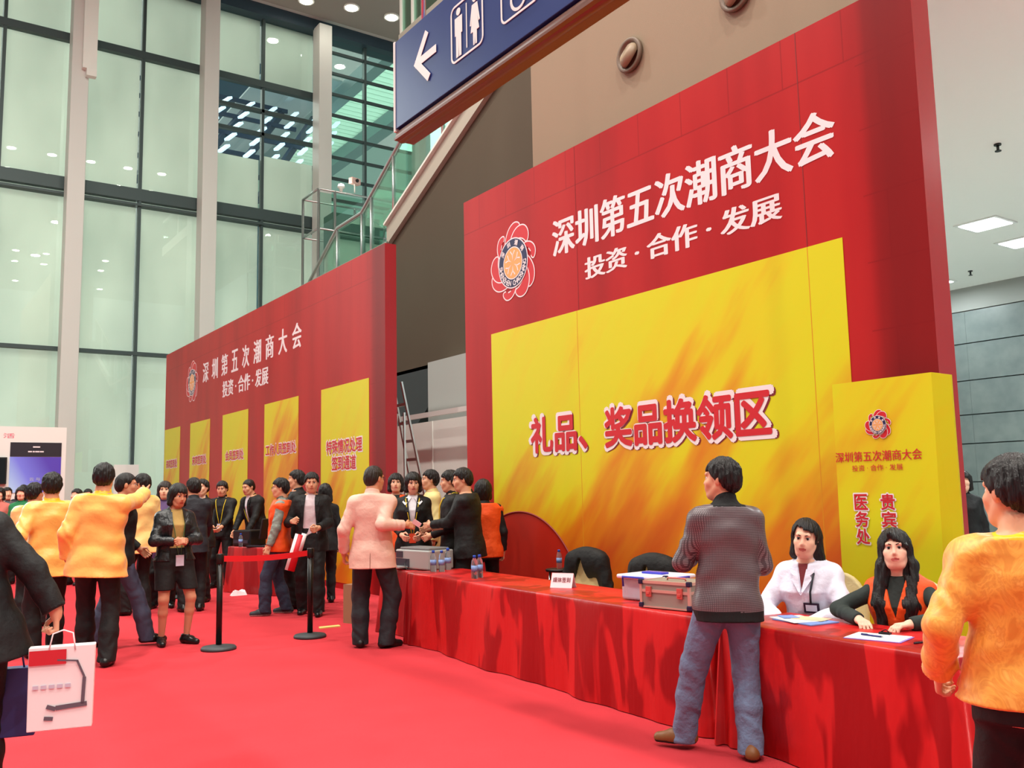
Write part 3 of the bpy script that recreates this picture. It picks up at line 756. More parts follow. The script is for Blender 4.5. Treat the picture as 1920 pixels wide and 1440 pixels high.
# ------------------------------------------------------------------ things in the gap between the display walls
tag(MB().box((8.3, 10.4, 0), (8.36, 18.5, 2.86)).box((8.285, 14.45, 0), (8.3, 14.49, 2.86)).build('partition', mat('partition_white', (242, 246, 240), 0.6)), kind='structure')
tag(MB().box((8.0, 11.5, 2.90), (8.06, 15.2, 2.985)).build('trim_4', M_white), kind='structure')
tag(MB().box((8.6, 12.9, 2.7), (9.9, 15.15, 4.05)).build('pillar', mat('grey_block', (176, 184, 180), 0.7)), kind='structure')
tag(MB().prism([(9.0, 17.3, 4.12), (9.0, 15.6, 4.12), (9.0, 15.6, 3.45), (9.0, 16.6, 2.75), (9.0, 17.3, 2.75)], (0.6, 0, 0)).build('beam', mat('dark_steel', (64, 74, 76), 0.6)), kind='structure')
tag(MB().box((10.2, 8.6, 0), (10.4, 20.5, 5.9)).build('wall_back', mat('back_wall', (178, 184, 178), 0.7)), kind='structure')
ld = empty('stepladder', (7.0, 13.4, 0), 0, 'aluminium stepladder leaning behind the edge of the left display wall', 'ladder')
for y0, y1 in ((13.95, 13.8), (13.45, 13.5)):
    MB().bar((0.9, y0 - 13.4, 0), (0.15, y1 - 13.4, 3.42), 0.05, 0.03).build('rail', M_steel, ld)
for k in range(10):
    t = 0.08 + 0.09 * k
    MB().bar((0.9 - 0.75 * t, 0.55 - 0.15 * t, 3.42 * t), (0.9 - 0.75 * t, 0.05 + 0.05 * t, 3.42 * t), 0.03, 0.05).build('rung', M_steel, ld)
for y0, y1 in ((14.05, 13.75), (13.35, 13.5)):
    MB().bar((0.15, y0 - 13.4, 0), (0.2, y1 - 13.4, 2.9), 0.035, 0.03).build('rear_leg', M_steel, ld)

# ------------------------------------------------------------------ tablecloths to the floor
def satin(name, col):
    m, nt, b = node_mat(name)
    tc = nn(nt, 'ShaderNodeTexCoord'); mp = nn(nt, 'ShaderNodeMapping'); mp.inputs['Scale'].default_value = (1, 1, 0.16)
    nt.links.new(tc.outputs['Object'], mp.inputs[0])
    n = nn(nt, 'ShaderNodeTexNoise'); n.inputs['Scale'].default_value = 7; n.inputs['Detail'].default_value = 3; nt.links.new(mp.outputs[0], n.inputs[0])
    bp = nn(nt, 'ShaderNodeBump'); bp.inputs['Strength'].default_value = 0.35; bp.inputs['Distance'].default_value = 0.04
    nt.links.new(n.outputs['Fac'], bp.inputs['Height']); nt.links.new(bp.outputs[0], b.inputs['Normal'])
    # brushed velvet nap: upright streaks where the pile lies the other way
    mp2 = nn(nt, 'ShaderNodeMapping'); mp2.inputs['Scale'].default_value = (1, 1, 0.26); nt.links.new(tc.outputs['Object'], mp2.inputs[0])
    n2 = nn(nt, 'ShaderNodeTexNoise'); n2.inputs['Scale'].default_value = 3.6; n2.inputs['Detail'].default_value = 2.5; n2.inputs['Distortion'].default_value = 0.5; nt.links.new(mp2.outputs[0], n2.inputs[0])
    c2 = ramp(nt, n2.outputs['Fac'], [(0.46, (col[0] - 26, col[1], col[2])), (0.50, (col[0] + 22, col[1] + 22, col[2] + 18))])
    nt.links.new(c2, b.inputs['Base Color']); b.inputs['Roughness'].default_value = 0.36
    b.inputs['Sheen Weight'].default_value = 0.25; b.inputs['Sheen Roughness'].default_value = 0.4; b.inputs['Sheen Tint'].default_value = lin((255, 60, 50))
    b.inputs['Specular IOR Level'].default_value = 0.45; b.inputs['Anisotropic'].default_value = 0.4
    return m
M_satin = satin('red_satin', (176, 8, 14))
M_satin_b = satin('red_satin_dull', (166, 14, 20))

def tablecloth(far, near, depth, H, seed, material, label, group=None, fold=0.02, nlen=None):
    """a cloth thrown over a table; its long front edge runs from far to near, depth goes to +x"""
    rg = random.Random(seed)
    f = Vector((far[0], far[1], 0)); n_ = Vector((near[0], near[1], 0)); u = (n_ - f); L = u.length; u.normalize()
    w = Vector((-u.y, u.x, 0))
    if w.x < 0: w = -w
    R_ = 0.03
    path = []; nor = []
    def seg(a, b, nrm, steps):
        for k in range(steps):
            t = k / steps; path.append(a + (b - a) * t); nor.append(nrm)
    def corner(c, a0, a1):
        for k in range(9):
            a = a0 + (a1 - a0) * k / 8
            d = Vector((math.cos(a), math.sin(a))); path.append(c + d * R_); nor.append(d)
    V = lambda x, y: Vector((x, y))
    D = depth
    step = 0.016
    seg(V(R_, 0), V(L - R_, 0), V(0, -1), int(L / step)); corner(V(L - R_, R_), -math.pi / 2, 0)
    seg(V(L, R_), V(L, D - R_), V(1, 0), int(D / step)); corner(V(L - R_, D - R_), 0, math.pi / 2)
    seg(V(L - R_, D), V(R_, D), V(0, 1), int(L / step / 2)); corner(V(R_, D - R_), math.pi / 2, math.pi)
    seg(V(0, D - R_), V(0, R_), V(-1, 0), int(D / step)); corner(V(R_, R_), math.pi, 1.5 * math.pi)
    N = len(path); s_ = [0.0]
    for i in range(1, N): s_.append(s_[-1] + (path[i] - path[i - 1]).length)
    S = s_[-1]
    waves = [(rg.uniform(2.2, 5.0), rg.uniform(0, 6.28), rg.uniform(0.5, 1.0)) for _ in range(3)] + [(rg.uniform(8, 16), rg.uniform(0, 6.28), rg.uniform(0.25, 0.55)) for _ in range(4)] + [(rg.uniform(24, 40), rg.uniform(0, 6.28), rg.uniform(0.05, 0.14)) for _ in range(3)]
    corners = [L, L + D, 2 * L + D, S]
    rows = [0.0, 0.004, 0.012, 0.03] + [0.03 + (H - 0.036) * (k / 22) ** 1.0 for k in range(1, 23)]
    vs = []; fs = []
    cen = Vector((L / 2, D / 2))
    for j, h in enumerate(rows):
        t = h / H
        for i in range(N):
            a = 0.0
            for q, ph, am in waves: a += am * math.sin(q * s_[i] + ph + 0.9 * t * math.sin(0.7 * s_[i] + ph))
            bunch = 0.0
            for c in corners:
                dd = abs(s_[i] - c); dd = min(dd, S - dd)
                bunch += math.exp(-(dd / 0.16) ** 2) * (0.9 + 0.5 * math.sin(38 * (s_[i] - c)))
            o = fold * (t ** 0.8) * (1.4 + a) + 0.055 * t * bunch
            if j == 0: off_ = -0.012
            elif j == 1: off_ = -0.004
            elif j == 2: off_ = 0.0
            else: off_ = o
            p = path[i] + nor[i] * off_
            q = f + u * p.x + w * p.y
            z = H - h if j else H
            vs.append((q.x, q.y, max(0.004, z)))
        if j:
            for i in range(N):
                k = (i + 1) % N; fs.append(((j - 1) * N + i, (j - 1) * N + k, j * N + k, j * N + i))
    o0 = len(vs)
    # gently wavy top: fan of inset rings
    prev = 0
    for ring, sc in enumerate((0.72, 0.40)):
        base = len(vs)
        for i in range(N):
            p = cen + (path[i] - cen) * sc; q = f + u * p.x + w * p.y
            vs.append((q.x, q.y, H + 0.0006 * math.sin(9 * p.x + 4 * p.y)))
        for i in range(N):
            k = (i + 1) % N; fs.append((prev + k, prev + i, base + i, base + k))
        prev = base
    vs.append(tuple(f + u * cen.x + w * cen.y + Vector((0, 0, H)))); c = len(vs) - 1
    for i in range(N): fs.append((prev + (i + 1) % N, prev + i, c))
    mb = MB(); mb.add(vs, [q[::-1] for q in fs], True)
    root = f + u * L / 2 + w * D / 2
    mb.v = [(x - root.x, y - root.y, z) for x, y, z in mb.v]
    o = mb.build('tablecloth', material); o.location = root
    return tag(o, label, 'tablecloth', group)
HT = 0.73
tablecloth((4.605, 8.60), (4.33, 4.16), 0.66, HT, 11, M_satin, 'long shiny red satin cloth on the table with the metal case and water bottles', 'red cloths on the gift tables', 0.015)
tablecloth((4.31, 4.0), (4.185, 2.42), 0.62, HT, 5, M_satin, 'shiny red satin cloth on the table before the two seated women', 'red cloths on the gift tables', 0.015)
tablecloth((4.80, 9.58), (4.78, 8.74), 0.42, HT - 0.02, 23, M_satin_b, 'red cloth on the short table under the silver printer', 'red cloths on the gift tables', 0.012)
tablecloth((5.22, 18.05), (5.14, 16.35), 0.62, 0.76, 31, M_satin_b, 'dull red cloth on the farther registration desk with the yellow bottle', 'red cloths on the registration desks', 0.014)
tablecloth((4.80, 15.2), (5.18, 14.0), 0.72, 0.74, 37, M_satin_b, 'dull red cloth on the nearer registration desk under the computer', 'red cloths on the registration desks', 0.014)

# ------------------------------------------------------------------ water bottles
M_pet = mat('bottle_plastic', (225, 235, 240), 0.08, trans=0.9, ior=1.2)
M_cap = mat('blue_cap', (30, 80, 190), 0.4)
M_label = mat('bottle_label', (214, 220, 228), 0.4)
M_label_blue = mat('bottle_label_blue', (120, 150, 205), 0.4)
def make_bottle():
    r = empty('water_bottle')
    MB().lathe([(0.028, 0.0), (0.032, 0.006), (0.031, 0.05), (0.0325, 0.06), (0.0325, 0.13), (0.031, 0.14), (0.028, 0.165), (0.015, 0.19), (0.013, 0.197)], 16).build('body', M_pet, r)
    MB().lathe([(0.0333, 0.068), (0.0333, 0.122)], 16).build('label', M_label_blue, r)
    MB().lathe([(0.0155, 0.192), (0.0155, 0.216), (0.013, 0.219)], 12).build('cap', M_cap, r)
    return r
bt = make_bottle()
for i, (x, y, z, sc, lb) in enumerate([
    (4.72, 7.45, HT, 1.0, 'clear water bottle with blue cap standing alone on the long red table, front of two'),
    (4.81, 7.50, HT, 1.0, 'clear water bottle half hidden behind the lone front bottle on the long table'),
    (4.83, 8.43, HT, 1.0, 'clear water bottle by the printer, left of the pair side by side'),
    (4.89, 8.36, HT, 1.0, 'clear water bottle by the printer, right of the pair side by side'),
    (5.05, 8.50, HT, 1.05, 'water bottle with pale label standing between printer and black jackets'),
    (5.95, 7.72, HT, 0.9, 'small blue capped bottle before the printed red drum'),
    (5.24, 14.42, 0.74, 1.0, 'water bottle at the right corner of the nearer registration desk'),
    (4.86, 14.72, 0.745, 1.0, 'water bottle at the left corner of the nearer registration desk'),
    (5.36, 17.0, 0.76, 1.1, 'clear bottle beside the yellow jug on the farther desk'),
    (5.30, 16.5, 0.76, 1.0, 'clear bottle at the near end of the farther desk'),
    (5.45, 16.75, 0.76, 1.0, 'clear bottle behind the yellow jug on the farther desk')]):
    o = bt if i == 0 else dup(bt)
    o.location = (x, y, z); o.scale = (sc, sc, sc); tag(o, lb, 'bottle', 'water bottles')
st_ = empty('stool', (5.95, 7.72, 0), 0, 'plain dark stool carrying the small bottle behind the long table', 'stool')
MB().lathe([(0.14, 0.70), (0.15, 0.72), (0.14, 0.73)], 20).build('seat', M_black, st_)
for k in range(4):
    a = math.pi / 4 + k * math.pi / 2
    MB().tube([(0.10 * math.cos(a), 0.10 * math.sin(a), 0.70), (0.15 * math.cos(a), 0.15 * math.sin(a), 0)], 0.012, 8).build('leg', M_steel, st_)
jg = empty('jug', (5.30, 16.9, 0.76), 0, 'yellow lidded plastic jug on the farther registration desk', 'jug')
MB().lathe([(0.06, 0), (0.07, 0.02), (0.075, 0.17), (0.05, 0.22)], 18).build('body', mat('jug_clear', (216, 206, 150), 0.2, trans=0.3), jg)
MB().lathe([(0.06, 0.215), (0.06, 0.25), (0.03, 0.28)], 16).build('lid', mat('jug_yellow', (232, 196, 40), 0.4), jg)
MB().tube([(0.075, 0, 0.17), (0.13, 0, 0.16), (0.13, 0, 0.06), (0.075, 0, 0.04)], 0.012, 8).build('handle', mat('jug_yellow2', (232, 196, 40), 0.4), jg)

# ------------------------------------------------------------------ printer
pr = empty('printer', (4.88, 9.05, HT - 0.012), math.radians(8), 'silver grey office printer on the table end beside the man in the pink jacket', 'printer')
M_psilver = mat('printer_silver', (176, 178, 176), 0.4, 0.3); M_pdark = mat('printer_dark', (52, 48, 60), 0.5)
MB().box((0, -0.36, 0.0), (0.34, 0.26, 0.21)).build('case', M_psilver, pr, 0.015)
MB().box((-0.006, 0.0, 0.02), (0.0, 0.24, 0.11)).box((-0.006, 0.12, 0.12), (0.0, 0.24, 0.19)).build('tray_door', M_pdark, pr)
MB().box((-0.12, 0.02, 0.015), (0.0, 0.22, 0.03)).build('tray', M_psilver, pr)
MB().box((0.02, -0.33, 0.21), (0.30, 0.2, 0.235)).build('lid', mat('printer_lid', (120, 120, 122), 0.4), pr, 0.008)
MB().tube([(0.0, 0.06, 0.1), (-0.05, 0.02, 0.05), (-0.08, -0.06, 0.005), (-0.05, -0.2, 0.006)], 0.004, 6).build('cable', M_black, pr)

# ------------------------------------------------------------------ name card, bin, metal case, papers, pens
nc = empty('name_card', (4.83, 6.22, HT), math.radians(-62), 'folded white name card with red edged handwriting on the long red table', 'card')
MB().prism([(-0.10, -0.05, 0), (0.10, -0.05, 0), (0.10, 0.0, 0.12), (-0.10, 0.0, 0.12)], (0, 0.002, 0)).prism([(-0.10, 0.05, 0), (0.10, 0.05, 0), (0.10, 0.0, 0.12), (-0.10, 0.0, 0.12)], (0, -0.002, 0)).build('card', mat('card_pink_white', (238, 214, 220), 0.6), nc)
t = text_mesh('媒体签到', 0.16, 0.042, 0.012, 0, 0.0)
A = Matrix.Translation((-0.08, -0.0325, 0.045)) @ Matrix.Rotation(math.atan2(0.12, 0.05), 4, 'X') @ Matrix.Translation((0, 0, 0.003))
t.v = [tuple(A @ Vector(p)) for p in t.v]; t.build('handwriting', M_ink_shadow, nc)

M_binp = mat('bin_plastic', (226, 222, 236), 0.2, trans=0.35, ior=1.15); M_binblue = mat('bin_blue', (58, 62, 190), 0.35); M_binlid = mat('bin_lid', (228, 226, 242), 0.35)
bx = empty('storage_bin', (4.80, 5.05, HT + 0.003), math.radians(6), 'translucent plastic storage bin with white lid and blue clips beside the metal case', 'storage box')
MB().prism([(-0.17, -0.21, 0), (0.15, -0.21, 0), (0.15, 0.20, 0), (-0.17, 0.20, 0)], (0, 0, 0.155)).build('tub', M_binp, bx, 0.02, 3)
MB().box((-0.195, -0.235, 0.155), (0.175, 0.225, 0.185)).build('lid', M_binlid, bx, 0.012, 3)
MB().box((-0.05, -0.10, 0.185), (0.03, 0.10, 0.20)).build('lid_grip', M_binblue, bx, 0.005)
MB().tube([(-0.2, 0.15, 0.10), (-0.205, 0.15, 0.17), (-0.205, -0.05, 0.17), (-0.2, -0.05, 0.10)], 0.008, 8).build('clip', M_binblue, bx)
MB().tube([(-0.06, -0.24, 0.10), (-0.06, -0.245, 0.17), (0.08, -0.245, 0.17), (0.08, -0.24, 0.10)], 0.008, 8).build('clip', M_binblue, bx)
MB().box((-0.12, -0.16, 0.01), (0.1, 0.16, 0.10)).build('contents', mat('bin_contents', (206, 170, 190), 0.7), bx)

M_alu = mat('case_aluminium', (150, 148, 138), 0.4, 0.2); M_aluedge = mat('case_edge', (206, 170, 158), 0.35, 0.4); M_corner = mat('case_corner', (24, 24, 60), 0.4); M_latch = mat('case_latch', (206, 104, 96), 0.35, 0.5)
cs = empty('metal_case', (4.565, 4.60, HT + 0.011), math.radians(0), 'silver aluminium carrying case with dark corners at the table edge beside the grey jacket', 'case')
W, Dp, Hh = 0.40, 0.28, 0.175   # along y, along x, height
ang = math.atan2(-0.29, -4.48)
cs.rotation_euler = (0, 0, math.radians(9))
MB().box((-Dp / 2, -W / 2, 0), (Dp / 2, W / 2, Hh)).build('shell', M_alu, cs, 0.008)
eg = MB()
for x in (-Dp / 2, Dp / 2):
    for y in (-W / 2, W / 2): eg.box((x - 0.009, y - 0.009, 0), (x + 0.009, y + 0.009, Hh))
for z in (0.003, 0.112, Hh - 0.004):
    hz_ = 0.012 if z > 0.05 else 0.007
    for x in (-Dp / 2, Dp / 2): eg.box((x - 0.007, -W / 2, z - hz_), (x + 0.007, W / 2, z + hz_ * 0.6))
    for y in (-W / 2, W / 2): eg.box((-Dp / 2, y - 0.007, z - hz_), (Dp / 2, y + 0.007, z + hz_ * 0.6))
eg.build('edging', M_aluedge, cs)
for x in (-Dp / 2, Dp / 2):
    for y in (-W / 2, W / 2):
        for z in (0.012, Hh - 0.006): MB().box((x - 0.017, y - 0.017, z - 0.017), (x + 0.017, y + 0.017, z + 0.017)).build('corner', M_corner, cs, 0.006)
for y in (0.13, -0.13): MB().box((-Dp / 2 - 0.018, y - 0.022, 0.07), (-Dp / 2, y + 0.022, 0.14)).box((-Dp / 2 - 0.024, y - 0.013, 0.085), (-Dp / 2 - 0.01, y + 0.013, 0.105)).build('latch', M_latch, cs, 0.003)
MB().tube([(-0.02, -0.09, Hh), (-0.02, -0.085, Hh + 0.016), (-0.02, 0.06, Hh + 0.016), (-0.02, 0.065, Hh)], 0.006, 8).build('handle', M_latch, cs)

M_paper = mat('paper', (240, 238, 240), 0.7); M_paper_b = mat('paper_blue', (120, 150, 214), 0.6); M_paper_o = mat('paper_tan', (222, 196, 160), 0.6)
def sheet(name, x, y, z, a, w, h, m, label, cat, group=None, t=0.002):
    o = MB().box((-w / 2, -h / 2, 0), (w / 2, h / 2, t)).build(name, m); o.location = (x, y, z); o.rotation_euler = (0, 0, math.radians(a))
    return tag(o, label, cat, group)
sheet('folder', 4.66, 3.62, HT + 0.001, 82, 0.32, 0.23, M_paper_b, 'blue edged folder under the papers before the woman in white', 'folder', t=0.006)
sheet('paper', 4.66, 3.68, HT + 0.0075, 70, 0.28, 0.21, M_paper, 'white sheet on top of the blue folder before the woman in white', 'paper', 'papers on the table')
sheet('booklet', 4.72, 3.62, HT + 0.010, 100, 0.20, 0.14, M_paper_o, 'tan printed leaflet lying on the white sheet and blue folder', 'booklet', 'papers on the table')
sheet('booklet', 4.68, 3.76, HT + 0.0125, 60, 0.12, 0.10, M_paper_b, 'small light blue leaflet on the papers before the woman in white', 'booklet', 'papers on the table')
cb_ = empty('clipboard', (4.44, 2.98, HT), math.radians(-76), 'clipboard with white sheet and metal clip before the woman with long hair', 'clipboard')
MB().box((-0.15, -0.11, 0), (0.15, 0.11, 0.004)).build('board', mat('clip_violet', (150, 120, 200), 0.5), cb_, 0.001)
MB().box((-0.145, -0.105, 0.004), (0.14, 0.105, 0.007)).build('sheet', M_paper, cb_)
MB().box((-0.03, 0.085, 0.007), (0.03, 0.115, 0.018)).tube([(-0.02, 0.1, 0.02), (0.0, 0.115, 0.03), (0.02, 0.1, 0.02)], 0.003, 6).build('clip', M_blackmetal, cb_)
def make_pen(m):
    r = empty('pen'); MB().tube([(-0.07, 0, 0.005), (0.05, 0, 0.005)], 0.0045, 8).build('barrel', m, r)
    MB().tube([(0.05, 0, 0.005), (0.068, 0, 0.005)], [0.0045, 0.001], 8).build('tip', M_steel, r)
    MB().box((-0.068, -0.0015, 0.009), (-0.03, 0.0015, 0.011)).build('clip', M_blackmetal, r)
    return r
p1 = make_pen(mat('pen_blue', (40, 44, 110), 0.3)); p1.location = (4.42, 3.0, HT + 0.0075); p1.rotation_euler = (0, 0, math.radians(-88)); tag(p1, 'dark blue pen lying on the clipboard sheet', 'pen', 'pens')
p2 = make_pen(mat('pen_black', (36, 20, 36), 0.3)); p2.location = (4.47, 2.74, HT); p2.rotation_euler = (0, 0, math.radians(-10)); tag(p2, 'black pen lying on the red cloth right of the clipboard', 'pen', 'pens')

# ------------------------------------------------------------------ stanchions with a belt
M_postblack = mat('post_black', (20, 18, 18), 0.3, 0.2); M_base = mat('post_base', (52, 58, 62), 0.55); M_belt = mat('belt_red', (214, 22, 34), 0.6)
def make_post(full=True):
    r = empty('stanchion')
    MB().lathe([(0.175, 0), (0.178, 0.018), (0.165, 0.034), (0.05, 0.045), (0.032, 0.05)], 32).build('base', M_base, r)
    MB().lathe([(0.030, 0.04), (0.030, 0.88)], 20).build('pole', M_postblack, r)
    MB().lathe([(0.036, 0.865), (0.038, 0.87), (0.038, 0.96), (0.034, 0.968)], 20).build('head', M_postblack, r)
    return r
ps = make_post(); ps.location = (2.95, 9.575, 0); tag(ps, 'black belt post with round base, left of the pair, before the registration desks', 'barrier post', 'belt barrier posts')
po = dup(ps); po.location = (3.985, 9.69, 0); tag(po, 'black belt post with round base beside the man in pink, right of the pair', 'barrier post', 'belt barrier posts')
pb = dup(ps); pb.location = (3.92, 14.9, 0); tag(pb, 'black belt post standing behind the woman in the leather jacket', 'barrier post', 'belt barrier posts')
d = Vector((3.985 - 2.95, 9.69 - 9.575, 0)); dn = d.normalized()
a = Vector((2.95, 9.575, 0)) + dn * 0.04; b = Vector((3.985, 9.69, 0)) - dn * 0.04
bl = MB(); n = 14; vs = []
for i in range(n + 1):
    p = a + (b - a) * i / n; sag = 0.02 * math.sin(math.pi * i / n); nx = Vector((-dn.y, dn.x, 0)) * 0.0012
    for dz in (0.885, 0.945):
        for s in (-1, 1): q = p + nx * s; vs.append((q.x, q.y, dz - sag))
fs = []
for i in range(n):
    o = 4 * i; fs += [(o, o + 4, o + 6, o + 2), (o + 1, o + 3, o + 7, o + 5), (o, o + 1, o + 5, o + 4), (o + 2, o + 6, o + 7, o + 3)]
tag(bl.add(vs, fs).build('barrier_belt', M_belt), 'red retractable belt stretched between the two black posts', 'belt')
bb = MB().box((-0.55, -0.002, 0), (0.55, 0.002, 0.05)).build('barrier_belt', M_belt); bb.location = (1.16, 14.9, 0.90); bb.rotation_euler = (0, 0, -0.1); tag(bb, 'red barrier belt in front of the far left crowd', 'belt')
for i, (x, lb) in enumerate(((0.58, 'black belt post in front of the far crowd, mostly hidden by the dark suit'), (1.74, 'black belt post hidden behind the yellow jackets on the left'))):
    q = dup(ps); q.location = (x, 14.9 - 0.1 * (x - 1.16), 0); tag(q, lb, 'barrier post', 'belt barrier posts')

# ------------------------------------------------------------------ floor clutter
pf = MB().prism([(-0.14, -0.05, 0), (0.12, -0.06, 0), (0.15, 0.05, 0), (-0.1, 0.06, 0)], (0, 0, 0.012)).build('leaflet', mat('leaflet_yellow', (226, 206, 120), 0.6)); pf.location = (4.45, 10.25, 0.0); tag(pf, 'pale yellow leaflet dropped on the carpet beside the right belt post', 'leaflet')
cp = MB(); rg = random.Random(9)
pts = [(0.17 * math.cos(6.283 * k / 10) * rg.uniform(0.6, 1.1), 0.10 * math.sin(6.283 * k / 10) * rg.uniform(0.6, 1.1), 0.0) for k in range(10)]
vs = pts + [(p[0] * 0.75, p[1] * 0.7, rg.uniform(0.04, 0.10)) for p in pts] + [(0, 0, 0.07)]
fs = [(k, (k + 1) % 10, 10 + (k + 1) % 10, 10 + k) for k in range(10)] + [(10 + k, 10 + (k + 1) % 10, 20) for k in range(10)] + [tuple(range(9, -1, -1))]
o = cp.add(vs, fs).build('crumpled_paper', M_paper); o.location = (4.78, 14.55, 0); tag(o, 'crumpled white paper on the carpet at the foot of the registration desk', 'paper')
cx = empty('cardboard_box', (4.88, 10.42, 0), math.radians(20), 'narrow brown cardboard box on the carpet left of the man in pink', 'box')
M_card = mat('cardboard', (150, 112, 84), 0.8)
MB().box((-0.12, -0.10, 0), (0.12, 0.10, 0.46)).build('carton', M_card, cx)
MB().box((-0.12, -0.105, 0.455), (0.12, -0.1, 0.52)).build('flap', M_card, cx)

# ------------------------------------------------------------------ computer on the near registration desk
mo = empty('monitor', (5.35, 14.75, 0.74), math.radians(200), 'black flat monitor seen from behind on the nearer registration desk', 'monitor')
MB().box((-0.24, -0.02, 0.12), (0.24, 0.02, 0.46), Matrix.Rotation(math.radians(-14), 4, 'X')).build('screen', M_black, mo, 0.01)
MB().tube([(0, 0.02, 0.02), (0, 0.05, 0.25)], 0.025, 8).build('stand', M_black, mo)
MB().lathe([(0.12, 0), (0.12, 0.015), (0.05, 0.03)], 20).build('foot', M_black, mo)
pc = empty('computer_case', (5.10, 15.0, 0.745), math.radians(-65), 'black boxy printer left of the monitor on the nearer registration desk', 'printer')
MB().box((-0.2, -0.18, 0), (0.2, 0.18, 0.26)).build('case', M_black, pc, 0.02)
MB().box((-0.16, -0.2, 0.05), (0.16, -0.18, 0.1)).build('tray', M_pdark, pc)
kb = empty('keyboard', (5.08, 14.55, 0.74), math.radians(-65), 'black keyboard at the front edge of the nearer registration desk', 'keyboard')
MB().box((-0.2, -0.07, 0), (0.2, 0.07, 0.018)).build('base', M_black, kb, 0.004)
kk = MB()
for i in range(12):
    for j in range(4): kk.box((-0.185 + i * 0.031, -0.055 + j * 0.028, 0.018), (-0.160 + i * 0.031, -0.032 + j * 0.028, 0.024))
kk.build('keys', M_pdark, kb)

# ------------------------------------------------------------------ the white carrier bag and its blue neighbour
M_bag = mat('bag_white', (236, 236, 238), 0.45); M_bagred = mat('bag_red', (196, 40, 52), 0.45); M_bagline = mat('bag_print', (96, 92, 104), 0.5); M_bagblue = mat('bag_blue', (40, 54, 110), 0.5)
bg = empty('carrier_bag', (0.80, 5.12, 0.43), math.radians(-14), 'white paper carrier bag with printed desk lamp held by the man in the black suit', 'bag')
MB().prism([(-0.145, -0.03, 0), (0.145, -0.03, 0), (0.15, -0.025, 0.40), (-0.15, -0.025, 0.40)], (0, 0.07, 0)).build('bag', M_bag, bg, 0.004)
MB().box((-0.146, -0.034, 0.315), (0.02, -0.029, 0.385)).build('red_print', M_bagred, bg)
lp = MB()
def q2(a, b, w): lp.bar((a[0], -0.0335, a[1]), (b[0], -0.0335, b[1]), 0.002, w)
q2((-0.02, 0.105), (0.12, 0.115), 0.022); q2((0.10, 0.115), (0.105, 0.245), 0.016); q2((0.105, 0.245), (0.07, 0.325), 0.010); q2((0.075, 0.325), (-0.02, 0.335), 0.008); q2((-0.06, 0.115), (-0.02, 0.10), 0.02); q2((-0.07, 0.06), (-0.03, 0.055), 0.018)
lp.build('lamp_print', M_bagline, bg)
sm = MB()
for k in range(5): sm.box((-0.125 + k * 0.036, -0.0335, 0.20), (-0.10 + k * 0.036, -0.0300, 0.218))
sm.build('caption_print', mat('bag_caption', (196, 196, 214), 0.5), bg)
MB().tube([(-0.06, -0.028, 0.38), (-0.045, -0.01, 0.46), (0.0, 0.0, 0.475), (0.045, -0.01, 0.46), (0.06, -0.028, 0.38)], 0.004, 6).build('handle', M_bag, bg)
bg2 = empty('carrier_bag', (0.62, 5.42, 0.36), math.radians(-14), 'dark blue bag hanging behind the white carrier bag with the lamp', 'bag')
MB().prism([(-0.11, -0.03, 0), (0.11, -0.03, 0), (0.115, -0.02, 0.34), (-0.115, -0.02, 0.34)], (0, 0.08, 0)).build('bag', M_bagblue, bg2, 0.006)
MB().tube([(-0.05, 0.0, 0.33), (-0.03, 0.0, 0.45), (0.03, 0.0, 0.45), (0.05, 0.0, 0.33)], 0.005, 6).build('handle', M_bagblue, bg2)

